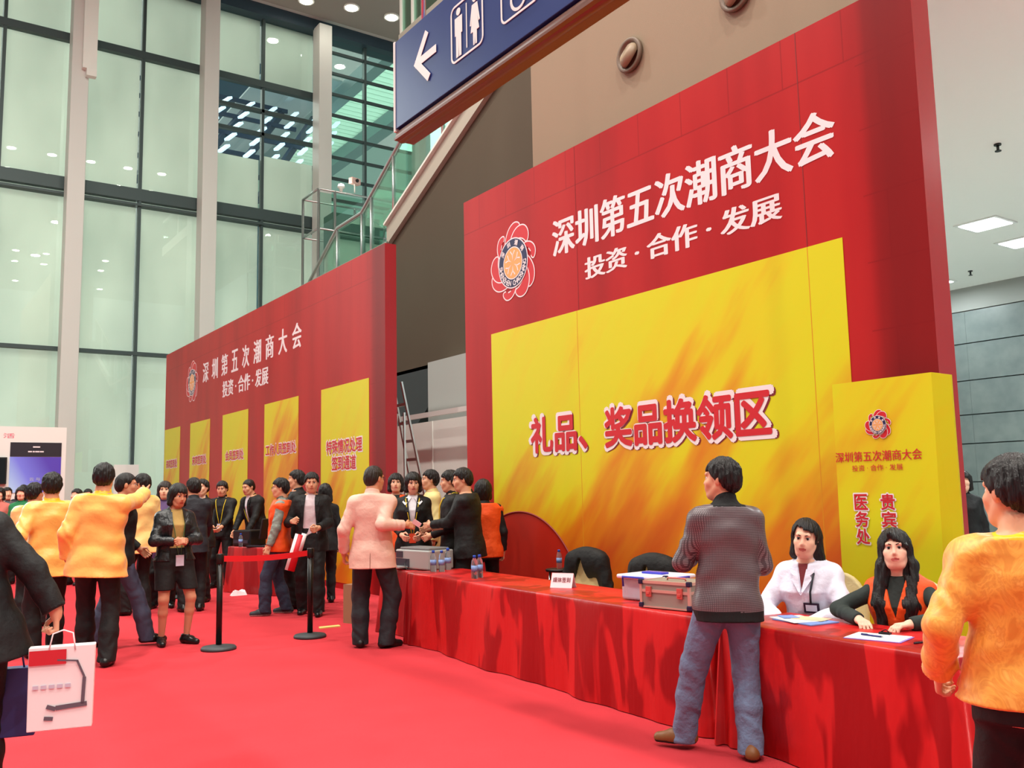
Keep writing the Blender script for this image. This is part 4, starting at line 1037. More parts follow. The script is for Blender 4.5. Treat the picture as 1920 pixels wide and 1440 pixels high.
# ------------------------------------------------------------------ organic shapes: smooth blends on a grid, meshed by surface nets
class Field:
    def __init__(s, lo, hi, h):
        s.h = h; s.lo = np.array(lo, float) - 3 * h
        s.n = np.maximum(np.ceil((np.array(hi, float) + 3 * h - s.lo) / h).astype(int) + 1, 4)
        s.ax = [s.lo[i] + h * np.arange(s.n[i]) for i in range(3)]
        s.v = np.full(tuple(s.n), 0.3, np.float32)
    def _blk(s, lo, hi):
        a = np.clip(np.floor((np.array(lo) - s.lo) / s.h).astype(int), 0, s.n - 1)
        b = np.clip(np.ceil((np.array(hi) - s.lo) / s.h).astype(int) + 1, 1, s.n)
        sl = tuple(slice(a[i], b[i]) for i in range(3))
        return sl, s.ax[0][sl[0]][:, None, None], s.ax[1][sl[1]][None, :, None], s.ax[2][sl[2]][None, None, :]
    def add(s, fn, lo, hi, k=0.02):
        pad = k + 2.5 * s.h
        sl, x, y, z = s._blk(np.array(lo) - pad, np.array(hi) + pad)
        d = fn(x, y, z).astype(np.float32); v = s.v[sl]
        if k > 0:
            t = np.clip(0.5 + 0.5 * (v - d) / k, 0, 1); s.v[sl] = v * (1 - t) + d * t - k * t * (1 - t)
        else: s.v[sl] = np.minimum(v, d)
    def cut(s, fn, lo=None, hi=None, k=0.0):
        """remove where fn < 0"""
        sl, x, y, z = s._blk(s.lo if lo is None else np.array(lo) - 0.02 - k, (s.lo + s.h * s.n) if hi is None else np.array(hi) + 0.02 + k)
        d = -fn(x, y, z).astype(np.float32); v = s.v[sl]; d = np.broadcast_to(d, v.shape)
        if k > 0:
            t = np.clip(0.5 - 0.5 * (v - d) / k, 0, 1); s.v[sl] = v * (1 - t) + d * t + k * t * (1 - t)
        else: s.v[sl] = np.maximum(v, d)
    def keep(s, fn): s.cut(lambda x, y, z: -fn(x, y, z))
    def warp(s, fn):
        s.v += fn(s.ax[0][:, None, None], s.ax[1][None, :, None], s.ax[2][None, None, :]).astype(np.float32)
    # primitives
    def rc(s, a, b, ra, rb, k=0.02, wr=0.0, wf=60.0):
        a = np.array(a, float); b = np.array(b, float); ab = b - a; L2 = max(ab @ ab, 1e-9)
        def fn(x, y, z):
            t = np.clip(((x - a[0]) * ab[0] + (y - a[1]) * ab[1] + (z - a[2]) * ab[2]) / L2, 0, 1)
            d = np.sqrt((x - a[0] - t * ab[0]) ** 2 + (y - a[1] - t * ab[1]) ** 2 + (z - a[2] - t * ab[2]) ** 2) - (ra + (rb - ra) * t)
            if wr: d = d + wr * np.sin(wf * t * math.sqrt(L2) + 2.6 * np.sin(29 * x + 9 * z) + 2.2 * np.sin(25 * y - 7 * z)) * (0.35 + 0.65 * np.sin(11 * x + 17 * z + 13 * y + 1.3) ** 2)
            return d
        r = max(ra, rb) + abs(wr)
        s.add(fn, np.minimum(a, b) - r, np.maximum(a, b) + r, k)
    def ell(s, c, r, R=None, k=0.02):
        c = np.array(c, float); r = np.array(r, float); R = np.eye(3) if R is None else np.array(R)
        s.add(ellf(c, r, R), c - r.max(), c + r.max(), k)
    def mesh(s):
        v = s.v; neg = v < 0; n0, n1, n2 = v.shape
        c = np.zeros((n0 - 1, n1 - 1, n2 - 1), np.int8)
        for i in (0, 1):
            for j in (0, 1):
                for k in (0, 1): c += neg[i:n0 - 1 + i, j:n1 - 1 + j, k:n2 - 1 + k]
        act = (c > 0) & (c < 8); idx = np.argwhere(act)
        if len(idx) == 0: return np.zeros((0, 3)), np.zeros((0, 4), int)
        ids = np.full(c.shape, -1, np.int32); ids[act] = np.arange(len(idx))
        pos = np.zeros((len(idx), 3)); cnt = np.zeros(len(idx))
        C = np.array([(i, j, k) for i in (0, 1) for j in (0, 1) for k in (0, 1)])
        vals = [v[idx[:, 0] + q[0], idx[:, 1] + q[1], idx[:, 2] + q[2]] for q in C]
        for a in range(8):
            for b in range(a + 1, 8):
                if np.abs(C[a] - C[b]).sum() != 1: continue
                va, vb = vals[a], vals[b]; m = (va < 0) != (vb < 0)
                t = np.where(m, va / np.where(m, va - vb, 1), 0)
                pos += (C[a] + t[:, None] * (C[b] - C[a])) * m[:, None]; cnt += m
        pts = s.lo + s.h * (idx + pos / cnt[:, None])
        quads = []
        for ax in range(3):
            o = [(1, 2), (2, 0), (0, 1)][ax]
            sl0 = [slice(1, -1)] * 3; sl1 = [slice(1, -1)] * 3
            sl0[ax] = slice(0, -1); sl1[ax] = slice(1, None)
            a = neg[tuple(sl0)]; b = neg[tuple(sl1)]
            e = np.argwhere(a != b); 
            if len(e) == 0: continue
            fl = a[tuple(e.T)]
            e = e.copy()
            for q in range(3):
                if q != ax: e[:, q] += 1
            def cell(du, dv):
                w = e.copy(); w[:, o[0]] -= du; w[:, o[1]] -= dv; return ids[w[:, 0], w[:, 1], w[:, 2]]
            q = np.stack([cell(1, 1), cell(0, 1), cell(0, 0), cell(1, 0)], 1)
            q[~fl] = q[~fl][:, ::-1]
            quads.append(q)
        q = np.concatenate(quads); q = q[(q >= 0).all(1)]
        return pts, q
    def build(s, name, mats, parent, classify=None):
        p, q = s.mesh()
        if len(p) == 0: return None
        me = bpy.data.meshes.new(name)
        me.vertices.add(len(p)); me.vertices.foreach_set('co', p.astype(np.float32).ravel())
        me.loops.add(q.size); me.loops.foreach_set('vertex_index', q.astype(np.int32).ravel())
        me.polygons.add(len(q)); me.polygons.foreach_set('loop_start', np.arange(0, q.size, 4, dtype=np.int32))
        try: me.polygons.foreach_set('loop_total', np.full(len(q), 4, np.int32))
        except Exception: pass
        ml = mats if isinstance(mats, (list, tuple)) else [mats]
        for m in ml: me.materials.append(m)
        if classify is not None:
            me.polygons.foreach_set('material_index', classify(p[q].mean(1)).astype(np.int32))
        me.polygons.foreach_set('use_smooth', np.ones(len(q), bool))
        me.update(calc_edges=True); me.validate()
        o = bpy.data.objects.new(name, me); COL.objects.link(o)
        if parent: o.parent = parent
        return o

def ellf(c, r, R):
    c = np.array(c, float); r = np.array(r, float); R = np.array(R)
    def fn(x, y, z):
        X, Y, Z = x - c[0], y - c[1], z - c[2]
        u = (X * R[0, 0] + Y * R[0, 1] + Z * R[0, 2]); v = (X * R[1, 0] + Y * R[1, 1] + Z * R[1, 2]); w = (X * R[2, 0] + Y * R[2, 1] + Z * R[2, 2])
        k0 = np.sqrt((u / r[0]) ** 2 + (v / r[1]) ** 2 + (w / r[2]) ** 2) + 1e-6
        k1 = np.sqrt((u / r[0] ** 2) ** 2 + (v / r[1] ** 2) ** 2 + (w / r[2] ** 2) ** 2) + 1e-6
        return k0 * (k0 - 1) / k1
    return fn

def unit(v): v = np.array(v, float); return v / (np.linalg.norm(v) + 1e-9)
def rotm(axis, deg):
    a = unit(axis); t = math.radians(deg); K = np.array([[0, -a[2], a[1]], [a[2], 0, -a[0]], [-a[1], a[0], 0]])
    return np.eye(3) + math.sin(t) * K + (1 - math.cos(t)) * K @ K

# torso outline: (height above the pelvis joint, half width, half depth, depth offset)
MALE = [(-0.13, 0.120, 0.095, -0.01), (-0.06, 0.158, 0.112, -0.008), (0.0, 0.165, 0.112, -0.005), (0.10, 0.150, 0.104, 0.0), (0.20, 0.148, 0.104, 0.002), (0.32, 0.166, 0.114, 0.002), (0.41, 0.178, 0.114, -0.002), (0.48, 0.168, 0.098, -0.010), (0.53, 0.115, 0.078, -0.016), (0.565, 0.066, 0.064, -0.012), (0.62, 0.056, 0.058, 0.0)]
FEMALE = [(-0.13, 0.120, 0.10, -0.01), (-0.06, 0.160, 0.118, -0.008), (0.0, 0.160, 0.112, -0.004), (0.10, 0.132, 0.096, 0.0), (0.18, 0.122, 0.090, 0.004), (0.30, 0.140, 0.106, 0.012), (0.37, 0.146, 0.112, 0.016), (0.44, 0.148, 0.094, 0.0), (0.50, 0.122, 0.078, -0.010), (0.545, 0.068, 0.060, -0.010), (0.565, 0.050, 0.052, -0.006), (0.62, 0.046, 0.048, 0.002)]

def jacket_prof(female):
    pr = [q for q in (FEMALE if female else MALE) if q[0] > -0.05]
    w = 0.166 if not female else 0.162
    return [(-0.45, w, 0.120, -0.004), (-0.06, w, 0.120, -0.004)] + pr

class Pose:
    def __init__(s, height=1.72, female=False, lean=0, side=0, twist=0, yaw=0, pitch=0, tilt=0, rh=None, lh=None, relb=None, lelb=None, rf=None, lf=None, hip=None, hipy=0.0, hipx=0.0, seated=False, wide=1.0, deep=1.0, curl=0.6, rdir=None, ldir=None, rpalm=None, lpalm=None):
        k = s.k = height / 1.76; s.female = female; s.wide = wide; s.deep = deep; s.seated = seated; s.curl = curl
        z = (0.93 if hip is None else hip / k) * k
        s.pel = np.array([hipx, hipy, z])
        Ry = rotm((0, 1, 0), side); Rx = rotm((1, 0, 0), -lean); s.T = Rx @ Ry
        s.U = s.T @ np.array([0, 0, 1.0])
        s.R = s.T @ rotm((0, 0, 1), twist) @ np.array([1.0, 0, 0]); s.F = np.cross(s.U, s.R)
        s.M = np.stack([s.R, s.F, s.U])                     # rows: torso axes
        sw = (0.168 if not female else 0.142) * wide
        s.sh = {1: s.tp(sw, -0.012, 0.462 if not female else 0.452), -1: s.tp(-sw, -0.012, 0.462 if not female else 0.452)}
        s.neck = s.tp(0, -0.012, 0.545)
        # head
        hR = rotm((0, 0, 1), yaw) @ rotm((0, 1, 0), tilt) @ rotm((1, 0, 0), pitch)
        s.H = hR.T                                          # rows: head axes
        s.hk = (0.5 * k + 0.5) * (0.97 if female else 1.0)
        s.headc = s.neck + k * (s.U * 0.044 + s.F * 0.01) + hR @ np.array([0, 0.02, 0.112]) * s.hk
        # arms
        ua, fa = 0.285 * k, 0.25 * k
        s.el, s.wr, s.hd, s.pn = {}, {}, {}, {}
        for sd, tgt, ep, hdir, pdir in ((1, rh, relb, rdir, rpalm), (-1, lh, lelb, ldir, lpalm)):
            a = s.sh[sd]
            if tgt is None: t = a + np.array([sd * 0.075, 0.035, -0.52]) * k
            else: t = np.array(tgt, float)
            d = t - a; L = np.linalg.norm(d); Lm = (ua + fa) * 0.995
            if L > Lm: t = a + d / L * Lm; d = t - a; L = Lm
            pole = np.array(ep if ep is not None else (sd * 0.5, -0.8, -0.4), float)
            dn = d / L; pole = unit(pole - dn * (pole @ dn))
            x = (ua ** 2 - fa ** 2 + L ** 2) / (2 * L); hh = math.sqrt(max(ua ** 2 - x ** 2, 0))
            s.el[sd] = a + dn * x + pole * hh; s.wr[sd] = t
            fd = unit(t - s.el[sd]); s.hd[sd] = unit(hdir) if hdir is not None else fd
            pn = np.array(pdir, float) if pdir is not None else np.array([-sd, 0.15, -0.1])
            s.pn[sd] = unit(pn - s.hd[sd] * (pn @ s.hd[sd]))
        # legs
        s.hipj, s.kn, s.an, s.fd = {}, {}, {}, {}
        th, sh = 0.42 * k, 0.42 * k
        for sd, f in ((1, rf), (-1, lf)):
            s.hipj[sd] = s.pel + np.array([sd * 0.088 * k, 0, -0.03 * k])
            fx, fy, fa_ = f if f is not None else (sd * 0.11, 0.0, -sd * 12)[0:3]
            fdir = np.array([math.sin(math.radians(-fa_)), math.cos(math.radians(-fa_)), 0]); s.fd[sd] = fdir
            lift = f[3] if f is not None and len(f) > 3 else 0.0
            t = np.array([fx, fy, 0.085 * k + lift]); a = s.hipj[sd]; d = t - a; L = np.linalg.norm(d); Lm = (th + sh) * 0.998
            if L > Lm: a_ = a; t = a + d / L * Lm; d = t - a; L = Lm
            pole = unit(fdir + np.array([sd * 0.1, 0, 0.1])); dn = d / L; pole = unit(pole - dn * (pole @ dn))
            x = L / 2; hh = math.sqrt(max(th ** 2 - x ** 2, 0))
            s.kn[sd] = a + dn * x + pole * hh; s.an[sd] = t
    def tp(s, x, y, t): return s.pel + (s.R * x + s.F * y + s.U * t) * s.k
    def hp(s, x, y, z): return s.headc + s.H.T @ np.array([x, y, z]) * s.hk
    def bounds(s, extra=0.2):
        P = np.array([s.pel, s.neck, s.headc, *s.el.values(), *s.wr.values(), *s.kn.values(), *s.an.values()]); return P.min(0) - extra, P.max(0) + extra
    def loft(s, F, grow=0.0, prof=None, t0=-0.13, t1=0.62, k=0.03, flare=0.0, wr=0.0, hem_t=None, wg=0.0):
        pr = np.array(prof if prof is not None else (FEMALE if s.female else MALE))
        tt = pr[:, 0]
        kk = s.k
        def fn(x, y, z):
            X, Y, Z = x - s.pel[0], y - s.pel[1], z - s.pel[2]
            u = (X * s.R[0] + Y * s.R[1] + Z * s.R[2]) / kk; v = (X * s.F[0] + Y * s.F[1] + Z * s.F[2]) / kk; w = (X * s.U[0] + Y * s.U[1] + Z * s.U[2]) / kk
            a = np.interp(w, tt, pr[:, 1]) * s.wide; b = np.interp(w, tt, pr[:, 2]) * s.deep; o = np.interp(w, tt, pr[:, 3])
            fl = flare * np.clip(0.18 - w, 0, 1) 
            a = a + grow + fl + wg; b = b + grow + fl * 0.8
            q = np.sqrt(np.abs(u / a) ** 2.3 + np.abs((v - o) / b) ** 2.3 + 1e-9) ** (2 / 2.3)
            d = (q - 1) * np.minimum(a, b)
            if wr: d = d + wr * (np.sin(34 * w + 3 * np.sin(9 * u + 5 * v) + 16 * u * np.sign(v)) * 0.6 + np.sin(17 * w - 21 * u + 11 * v) * 0.5)
            e0 = t0 - w; e1 = w - t1
            d = np.maximum(d, np.maximum(e0, e1))
            return d * kk
        A = s.tp(0, 0, t0); B = s.tp(0, 0, t1); r = (0.26 * s.wide + grow + abs(flare) * 0.4) * kk
        F.add(fn, np.minimum(A, B) - r, np.maximum(A, B) + r, k)

def hand(F, p, sd, curl=0.6, point=False, sc=1.0):
    """palm, four unequal fingers with knuckle bends, thumb from the side of the palm"""
    w = p.wr[sd]; d = p.hd[sd]; n = p.pn[sd]; c = np.cross(n, d) * 1.0   # across
    k = p.k * sc
    if sd < 0: c = c
    thumb_side = c if (np.cross(d, n) @ c) < 0 else -c
    # thumb towards the body's front when the palm faces in
    thumb_side = np.cross(d, n) * (1 if sd > 0 else -1)
    c = -thumb_side
    P = lambda a, b, q: w + (d * a + c * b + n * q) * k
    F.rc(P(-0.02, 0, 0), P(0.02, 0, 0), 0.027 * k, 0.026 * k, 0.015)
    for b in (-0.026, -0.009, 0.009, 0.025): F.rc(P(0.015, b * 0.7, 0), P(0.085, b, 0.0), 0.014 * k, 0.0125 * k, 0.008)
    for i, (b, L) in enumerate(((-0.030, 0.072), (-0.010, 0.080), (0.010, 0.075), (0.029, 0.058))):
        cu = curl * (1.0 + 0.1 * i)
        if point and i == 0: cu = 0.05
        elif point: cu = 1.5
        q = P(0.085, b, 0); ang = 0.0
        for j, f in enumerate((0.45, 0.31, 0.24)):
            ang += cu * (0.75 if j == 0 else 0.85)
            q2 = q + (d * math.cos(ang) + n * math.sin(ang) + c * b * 0.9) * L * f * k
            F.rc(q, q2, (0.0094 - 0.0008 * j) * k, (0.0086 - 0.0008 * j) * k, 0.004); q = q2
    t0 = P(0.022, -0.026, 0.006); t1 = P(0.052, -0.052, 0.022 + 0.012 * curl); t2 = P(0.088, -0.052 + 0.018 * curl, 0.03 + 0.022 * curl)
    F.rc(t0, t1, 0.0135 * k, 0.0115 * k, 0.010); F.rc(t1, t2, 0.011 * k, 0.0088 * k, 0.005)

def head_shape(F, p, fine=True):
    hk = p.hk; H = p.H
    E = lambda c, r, k=0.02: F.ell(p.hp(*c), np.array(r) * hk, H, k)
    fw = 0.96 if p.female else 1.0
    E((0, -0.016, 0.030), (0.077, 0.095, 0.090)); E((0, 0.022, -0.040), (0.060 * fw, 0.070, 0.076), 0.03)
    F.rc(p.hp(-0.020, 0.060, -0.094), p.hp(0.020, 0.060, -0.094), 0.023 * hk, 0.023 * hk, 0.03)
    for sd in (-1, 1):
        F.rc(p.hp(sd * 0.056 * fw, -0.005, -0.045), p.hp(sd * 0.030, 0.050, -0.092), 0.018 * hk, 0.018 * hk, 0.03)
        E((sd * 0.040, 0.056, -0.022), (0.027, 0.027, 0.024), 0.025)
        F.ell(p.hp(sd * 0.079, -0.012, -0.004), np.array((0.012, 0.021, 0.032)) * hk, H, 0.008)
    if not fine: 
        F.rc(p.hp(0, 0.088, 0.012), p.hp(0, 0.103, -0.024), 0.009 * hk, 0.014 * hk, 0.012); return
    F.rc(p.hp(-0.036, 0.073, 0.034), p.hp(0.036, 0.073, 0.034), 0.014 * hk, 0.014 * hk, 0.014)
    for sd in (-1, 1):
        F.cut(ellf(p.hp(sd * 0.031, 0.098, 0.011), np.array((0.019, 0.017, 0.011)) * hk, H), p.hp(sd * 0.031, 0.098, 0.011) - 0.03, p.hp(sd * 0.031, 0.098, 0.011) + 0.03, 0.012)
        F.rc(p.hp(sd * 0.0105, 0.089, -0.028), p.hp(sd * 0.0115, 0.082, -0.026), 0.0085 * hk, 0.008 * hk, 0.006)
        # cheek to mouth fold volume
        E((sd * 0.030, 0.070, -0.050), (0.020, 0.018, 0.022), 0.02)
    F.rc(p.hp(0, 0.084, 0.020), p.hp(0, 0.101, -0.022), 0.0075 * hk, 0.0120 * hk, 0.012)
    E((0, 0.077, -0.054), (0.030, 0.017, 0.024), 0.02)
    F.rc(p.hp(-0.017, 0.088, -0.0565), p.hp(0.017, 0.088, -0.0565), 0.0055 * hk, 0.0055 * hk, 0.005)
    F.rc(p.hp(-0.013, 0.087, -0.0665), p.hp(0.013, 0.087, -0.0665), 0.0062 * hk, 0.0062 * hk, 0.005)
    F.cut(lambda x, y, z: ellf(p.hp(0, 0.096, -0.0615), np.array((0.021, 0.012, 0.0022)) * hk, H)(x, y, z), p.hp(0, 0.096, -0.0615) - 0.03, p.hp(0, 0.096, -0.0615) + 0.03, 0.003)

SKIN = {}
def skin_mats(tone, female=True):
    lip = (0.84, 0.56, 0.60) if female else (0.86, 0.70, 0.68)
    if (tone, female) not in SKIN:
        SKIN[(tone, female)] = [mat('skin', tone, 0.52, bump=0.05, bscale=300, spec=0.35, sheen=0.05), mat('lips', tuple(int(a * b) for a, b in zip(tone, lip)), 0.42)]
    return SKIN[(tone, female)]
M_eyew = mat('eye_white', (232, 226, 222), 0.25); M_iris = mat('iris', (28, 18, 14), 0.15); M_hair = mat('black_hair', (20, 16, 17), 0.38, bump=0.6, bscale=90, stretch=(3, 3, 0.35), spec=0.5)
M_hairbrown = mat('dark_brown_hair', (34, 24, 22), 0.4, bump=0.6, bscale=90, stretch=(3, 3, 0.35))

def build_body(root, p, tone, h, fine=True, point=None, curlR=None, curlL=None):
    lo, hi = p.bounds(0.22); lo[2] = min(lo[2], -0.01)
    F = Field(lo, hi, h); k = p.k
    p.loft(F, 0.0, k=0.03)
    F.rc(p.tp(0, -0.012, 0.52), p.hp(0, -0.018, -0.055), 0.054 * k * (0.86 if p.female else 1), 0.052 * k * (0.84 if p.female else 1), 0.03)
    sl = 0.9 if p.female else 1.0
    for sd in (1, -1):
        F.rc(p.sh[sd], p.el[sd], 0.050 * k * sl, 0.040 * k * sl, 0.03); F.rc(p.el[sd], p.wr[sd], 0.040 * k * sl, 0.026 * k * sl, 0.02)
        F.rc(p.hipj[sd], p.kn[sd], 0.085 * k, 0.056 * k, 0.04)
        m = p.kn[sd] * 0.65 + p.an[sd] * 0.35
        F.rc(p.kn[sd], m, 0.052 * k, 0.049 * k, 0.02); F.rc(m, p.an[sd], 0.049 * k, 0.032 * k, 0.02)
        a = p.an[sd]; f = p.fd[sd]; zf = a[2] - 0.06 * k
        F.rc(np.array([*(a - f * 0.02 * k)[:2], zf + 0.012]), np.array([*(a + f * 0.13 * k)[:2], zf + 0.004]), 0.026 * k, 0.018 * k, 0.02)
        hand(F, p, sd, (curlR if sd > 0 else curlL) if (curlR if sd > 0 else curlL) is not None else p.curl, point == sd)
    head_shape(F, p, fine)
    H, c, hk = p.H, p.headc, p.hk
    def cls(q):
        l = (q - c) @ H.T / hk
        m = (np.abs(l[:, 0]) < 0.0235 - 0.25 * np.abs(l[:, 2] + 0.0612)) & (l[:, 1] > 0.076) & (np.abs(l[:, 2] + 0.0612) < 0.0125 - 0.25 * np.abs(l[:, 0]))
        return m.astype(int)
    F.build('body', skin_mats(tone, p.female), root, cls)
    if fine:
        for sd in (-1, 1):
            mb = MB(); ec = p.hp(sd * 0.031, 0.0715, 0.0105); n = 14
            A = np.stack([H[0], H[2], H[1]])      # lathe axis along the gaze
            r = 0.0135 * hk
            prof = [(r * math.sin(math.pi * j / 10), -r * math.cos(math.pi * j / 10)) for j in range(11)]
            M4 = Matrix(np.array([[A[0][i], -A[1][i], A[2][i]] for i in range(3)]).tolist()).to_4x4()
            for j0, j1, mi in ((0, 8, 0), (8, 11, 1)):
                mb.m = mi; mb.lathe([(max(q[0], 1e-4), q[1]) for q in prof[j0:j1 + (1 if mi == 0 else 0)]], n, ec, M4)
            mb.build('eye', [M_eyew, M_iris], root)
            bw = MB(); pts = [p.hp(sd * x, y, z) for x, y, z in ((0.014, 0.0885, 0.031), (0.028, 0.0865, 0.0355), (0.042, 0.0775, 0.034), (0.050, 0.067, 0.029))]
            bw.tube(pts, [0.0028 * hk, 0.0034 * hk, 0.0028 * hk, 0.0012 * hk], 6).build('eyebrow', M_hair, root)
            ld = MB(); pts = [p.hp(sd * x, y, z) for x, y, z in ((0.019, 0.0815, 0.0135), (0.026, 0.0862, 0.0178), (0.034, 0.0862, 0.0182), (0.044, 0.0765, 0.0125))]
            ld.tube(pts, [0.0012 * hk, 0.0019 * hk, 0.0019 * hk, 0.001 * hk], 6).build('eyelash', M_hair, root)

def hair(root, p, style, h, mt=None):
    H, hk = p.H, p.hk; c = p.headc
    ext = 0.17 if style in ('short', 'crop', 'cap') else 0.28 if style == 'bob' else 0.62
    F = Field(c - np.array([0.2, 0.24, ext]), c + np.array([0.2, 0.24, 0.2]), h)
    vol = {'short': 0.015, 'crop': 0.009, 'cap': 0.018, 'bob': 0.020, 'long': 0.016, 'back': 0.016}[style]
    L = lambda x, y, z: ((x - c[0]) * H[0, 0] + (y - c[1]) * H[0, 1] + (z - c[2]) * H[0, 2], (x - c[0]) * H[1, 0] + (y - c[1]) * H[1, 1] + (z - c[2]) * H[1, 2], (x - c[0]) * H[2, 0] + (y - c[1]) * H[2, 1] + (z - c[2]) * H[2, 2])
    F.ell(p.hp(0, -0.018, 0.034), np.array((0.078 + vol, 0.096 + vol, 0.090 + vol)) * hk, H, 0.01)
    F.ell(p.hp(0, -0.045, -0.015), np.array((0.070 + vol, 0.070 + vol * 0.7, 0.075)) * hk, H, 0.03)
    fringe = {'short': 0.068, 'crop': 0.078, 'cap': 0.060, 'bob': 0.040, 'long': 0.050, 'back': 0.075}[style]
    if style in ('short', 'crop', 'cap'):
        # nape at the back, ear line at the side, hairline at the front
        def keep(x, y, z):
            u, v, w = L(x, y, z); v = v / hk; w = w / hk; u = u / hk
            zm = np.interp(v, [-0.12, -0.06, -0.025, 0.012, 0.030, 0.045, 0.075], [-0.085, -0.080, -0.012, 0.0, 0.022, 0.058, fringe])
            zm = zm + (0.006 * np.sin(70 * u + 30 * v + 0.8) + 0.005 * np.sin(150 * u + 2)) * (1 if style == 'short' else 0.5)
            return (zm - w) * 0.7 * hk
        F.keep(keep)
        F.cut(ellf(p.hp(0, 0.075, -0.035), np.array((0.063, 0.062, 0.085)) * hk, H), None, None, 0.006)
    else:
        if style == 'bob':
            for sd in (-1, 1):
                F.rc(p.hp(sd * 0.070, -0.02, 0.04), p.hp(sd * 0.082, 0.0, -0.09), 0.034 * hk, 0.034 * hk, 0.03)
            F.ell(p.hp(0, -0.055, -0.05), np.array((0.09, 0.062, 0.10)) * hk, H, 0.03)
        else:
            z1 = -0.30 if style == 'long' else -0.36
            for sd in (-1, 1):
                yb = -0.030 if style == 'back' else 0.0
                F.rc(p.hp(sd * 0.066, -0.02 + yb, 0.03), p.hp(sd * 0.082, -0.005 + yb * 1.4, -0.12), 0.030 * hk, 0.034 * hk, 0.03)
                if style == 'long':   # locks over the front of the shoulders
                    a = p.hp(sd * 0.082, 0.0, -0.10); b = p.tp(sd * 0.085, 0.105, 0.38); e = p.tp(sd * 0.075, 0.150, 0.15 if sd > 0 else 0.12)
                    F.rc(a, b, 0.036, 0.042, 0.03); F.rc(b, e, 0.044, 0.022, 0.03); F.rc(a - p.R * sd * 0.0, b + p.R * sd * 0.03, 0.03, 0.03, 0.03)
            F.ell(p.hp(0, -0.06, -0.06), np.array((0.088, 0.055, 0.11)) * hk, H, 0.03)
            b = p.tp(0, -0.11, 0.42); F.rc(p.hp(0, -0.06, -0.10), b, 0.06, 0.062, 0.04); F.rc(b, p.tp(0, -0.12, 0.24), 0.060, 0.030, 0.04)
            if style == 'back':
                b = p.tp(-0.10, -0.03, 0.47); F.rc(p.hp(-0.06, -0.03, -0.08), b, 0.036, 0.034, 0.03); F.rc(b, p.tp(-0.16, -0.09, 0.30), 0.034, 0.022, 0.03)
        def face(x, y, z):
            u, v, w = L(x, y, z); u, v, w = u / hk, v / hk, w / hk
            wd = (0.016 if style == 'back' else 0.0) + np.interp(w, [-0.14, -0.09, -0.03, 0.03, 0.055, fringe + 0.05], [0.066, 0.062, 0.064, 0.060, 0.046, 0.022])
            zt = fringe + (0.012 if style == 'bob' else 0.02) * np.sin(25 * u + (0.9 if style != 'back' else 0)) + 0.003 * np.sin(160 * u)
            return np.maximum(np.maximum(np.abs(u + (0.006 if style == 'long' else 0)) - wd, 0.022 - v), np.maximum(w - zt, -0.16 - w)) * hk
        F.cut(face, None, None, 0.008)
        if style == 'long':   # swept fringe
            F.rc(p.hp(0.02, 0.072, 0.098), p.hp(-0.066, 0.066, 0.020), 0.020 * hk, 0.016 * hk, 0.015)
    amp = {'crop': 0.0024, 'short': 0.0046}.get(style, 0.0034)
    def strands(x, y, z):
        u, v, w = L(x, y, z); a = np.arctan2(v + 0.03, u)
        return amp * (np.sin(46 * a + 9 * w / hk) * 0.6 + np.sin(23 * a - 30 * w + 2) * 0.5 + 0.7 * np.sin(31 * w / hk + 12 * u) * np.sin(14 * a) + 0.5 * np.sin(95 * u + 40 * v) * np.sin(80 * w + 50 * v))
    F.warp(strands)
    return F.build('hair', mt or M_hair, root)

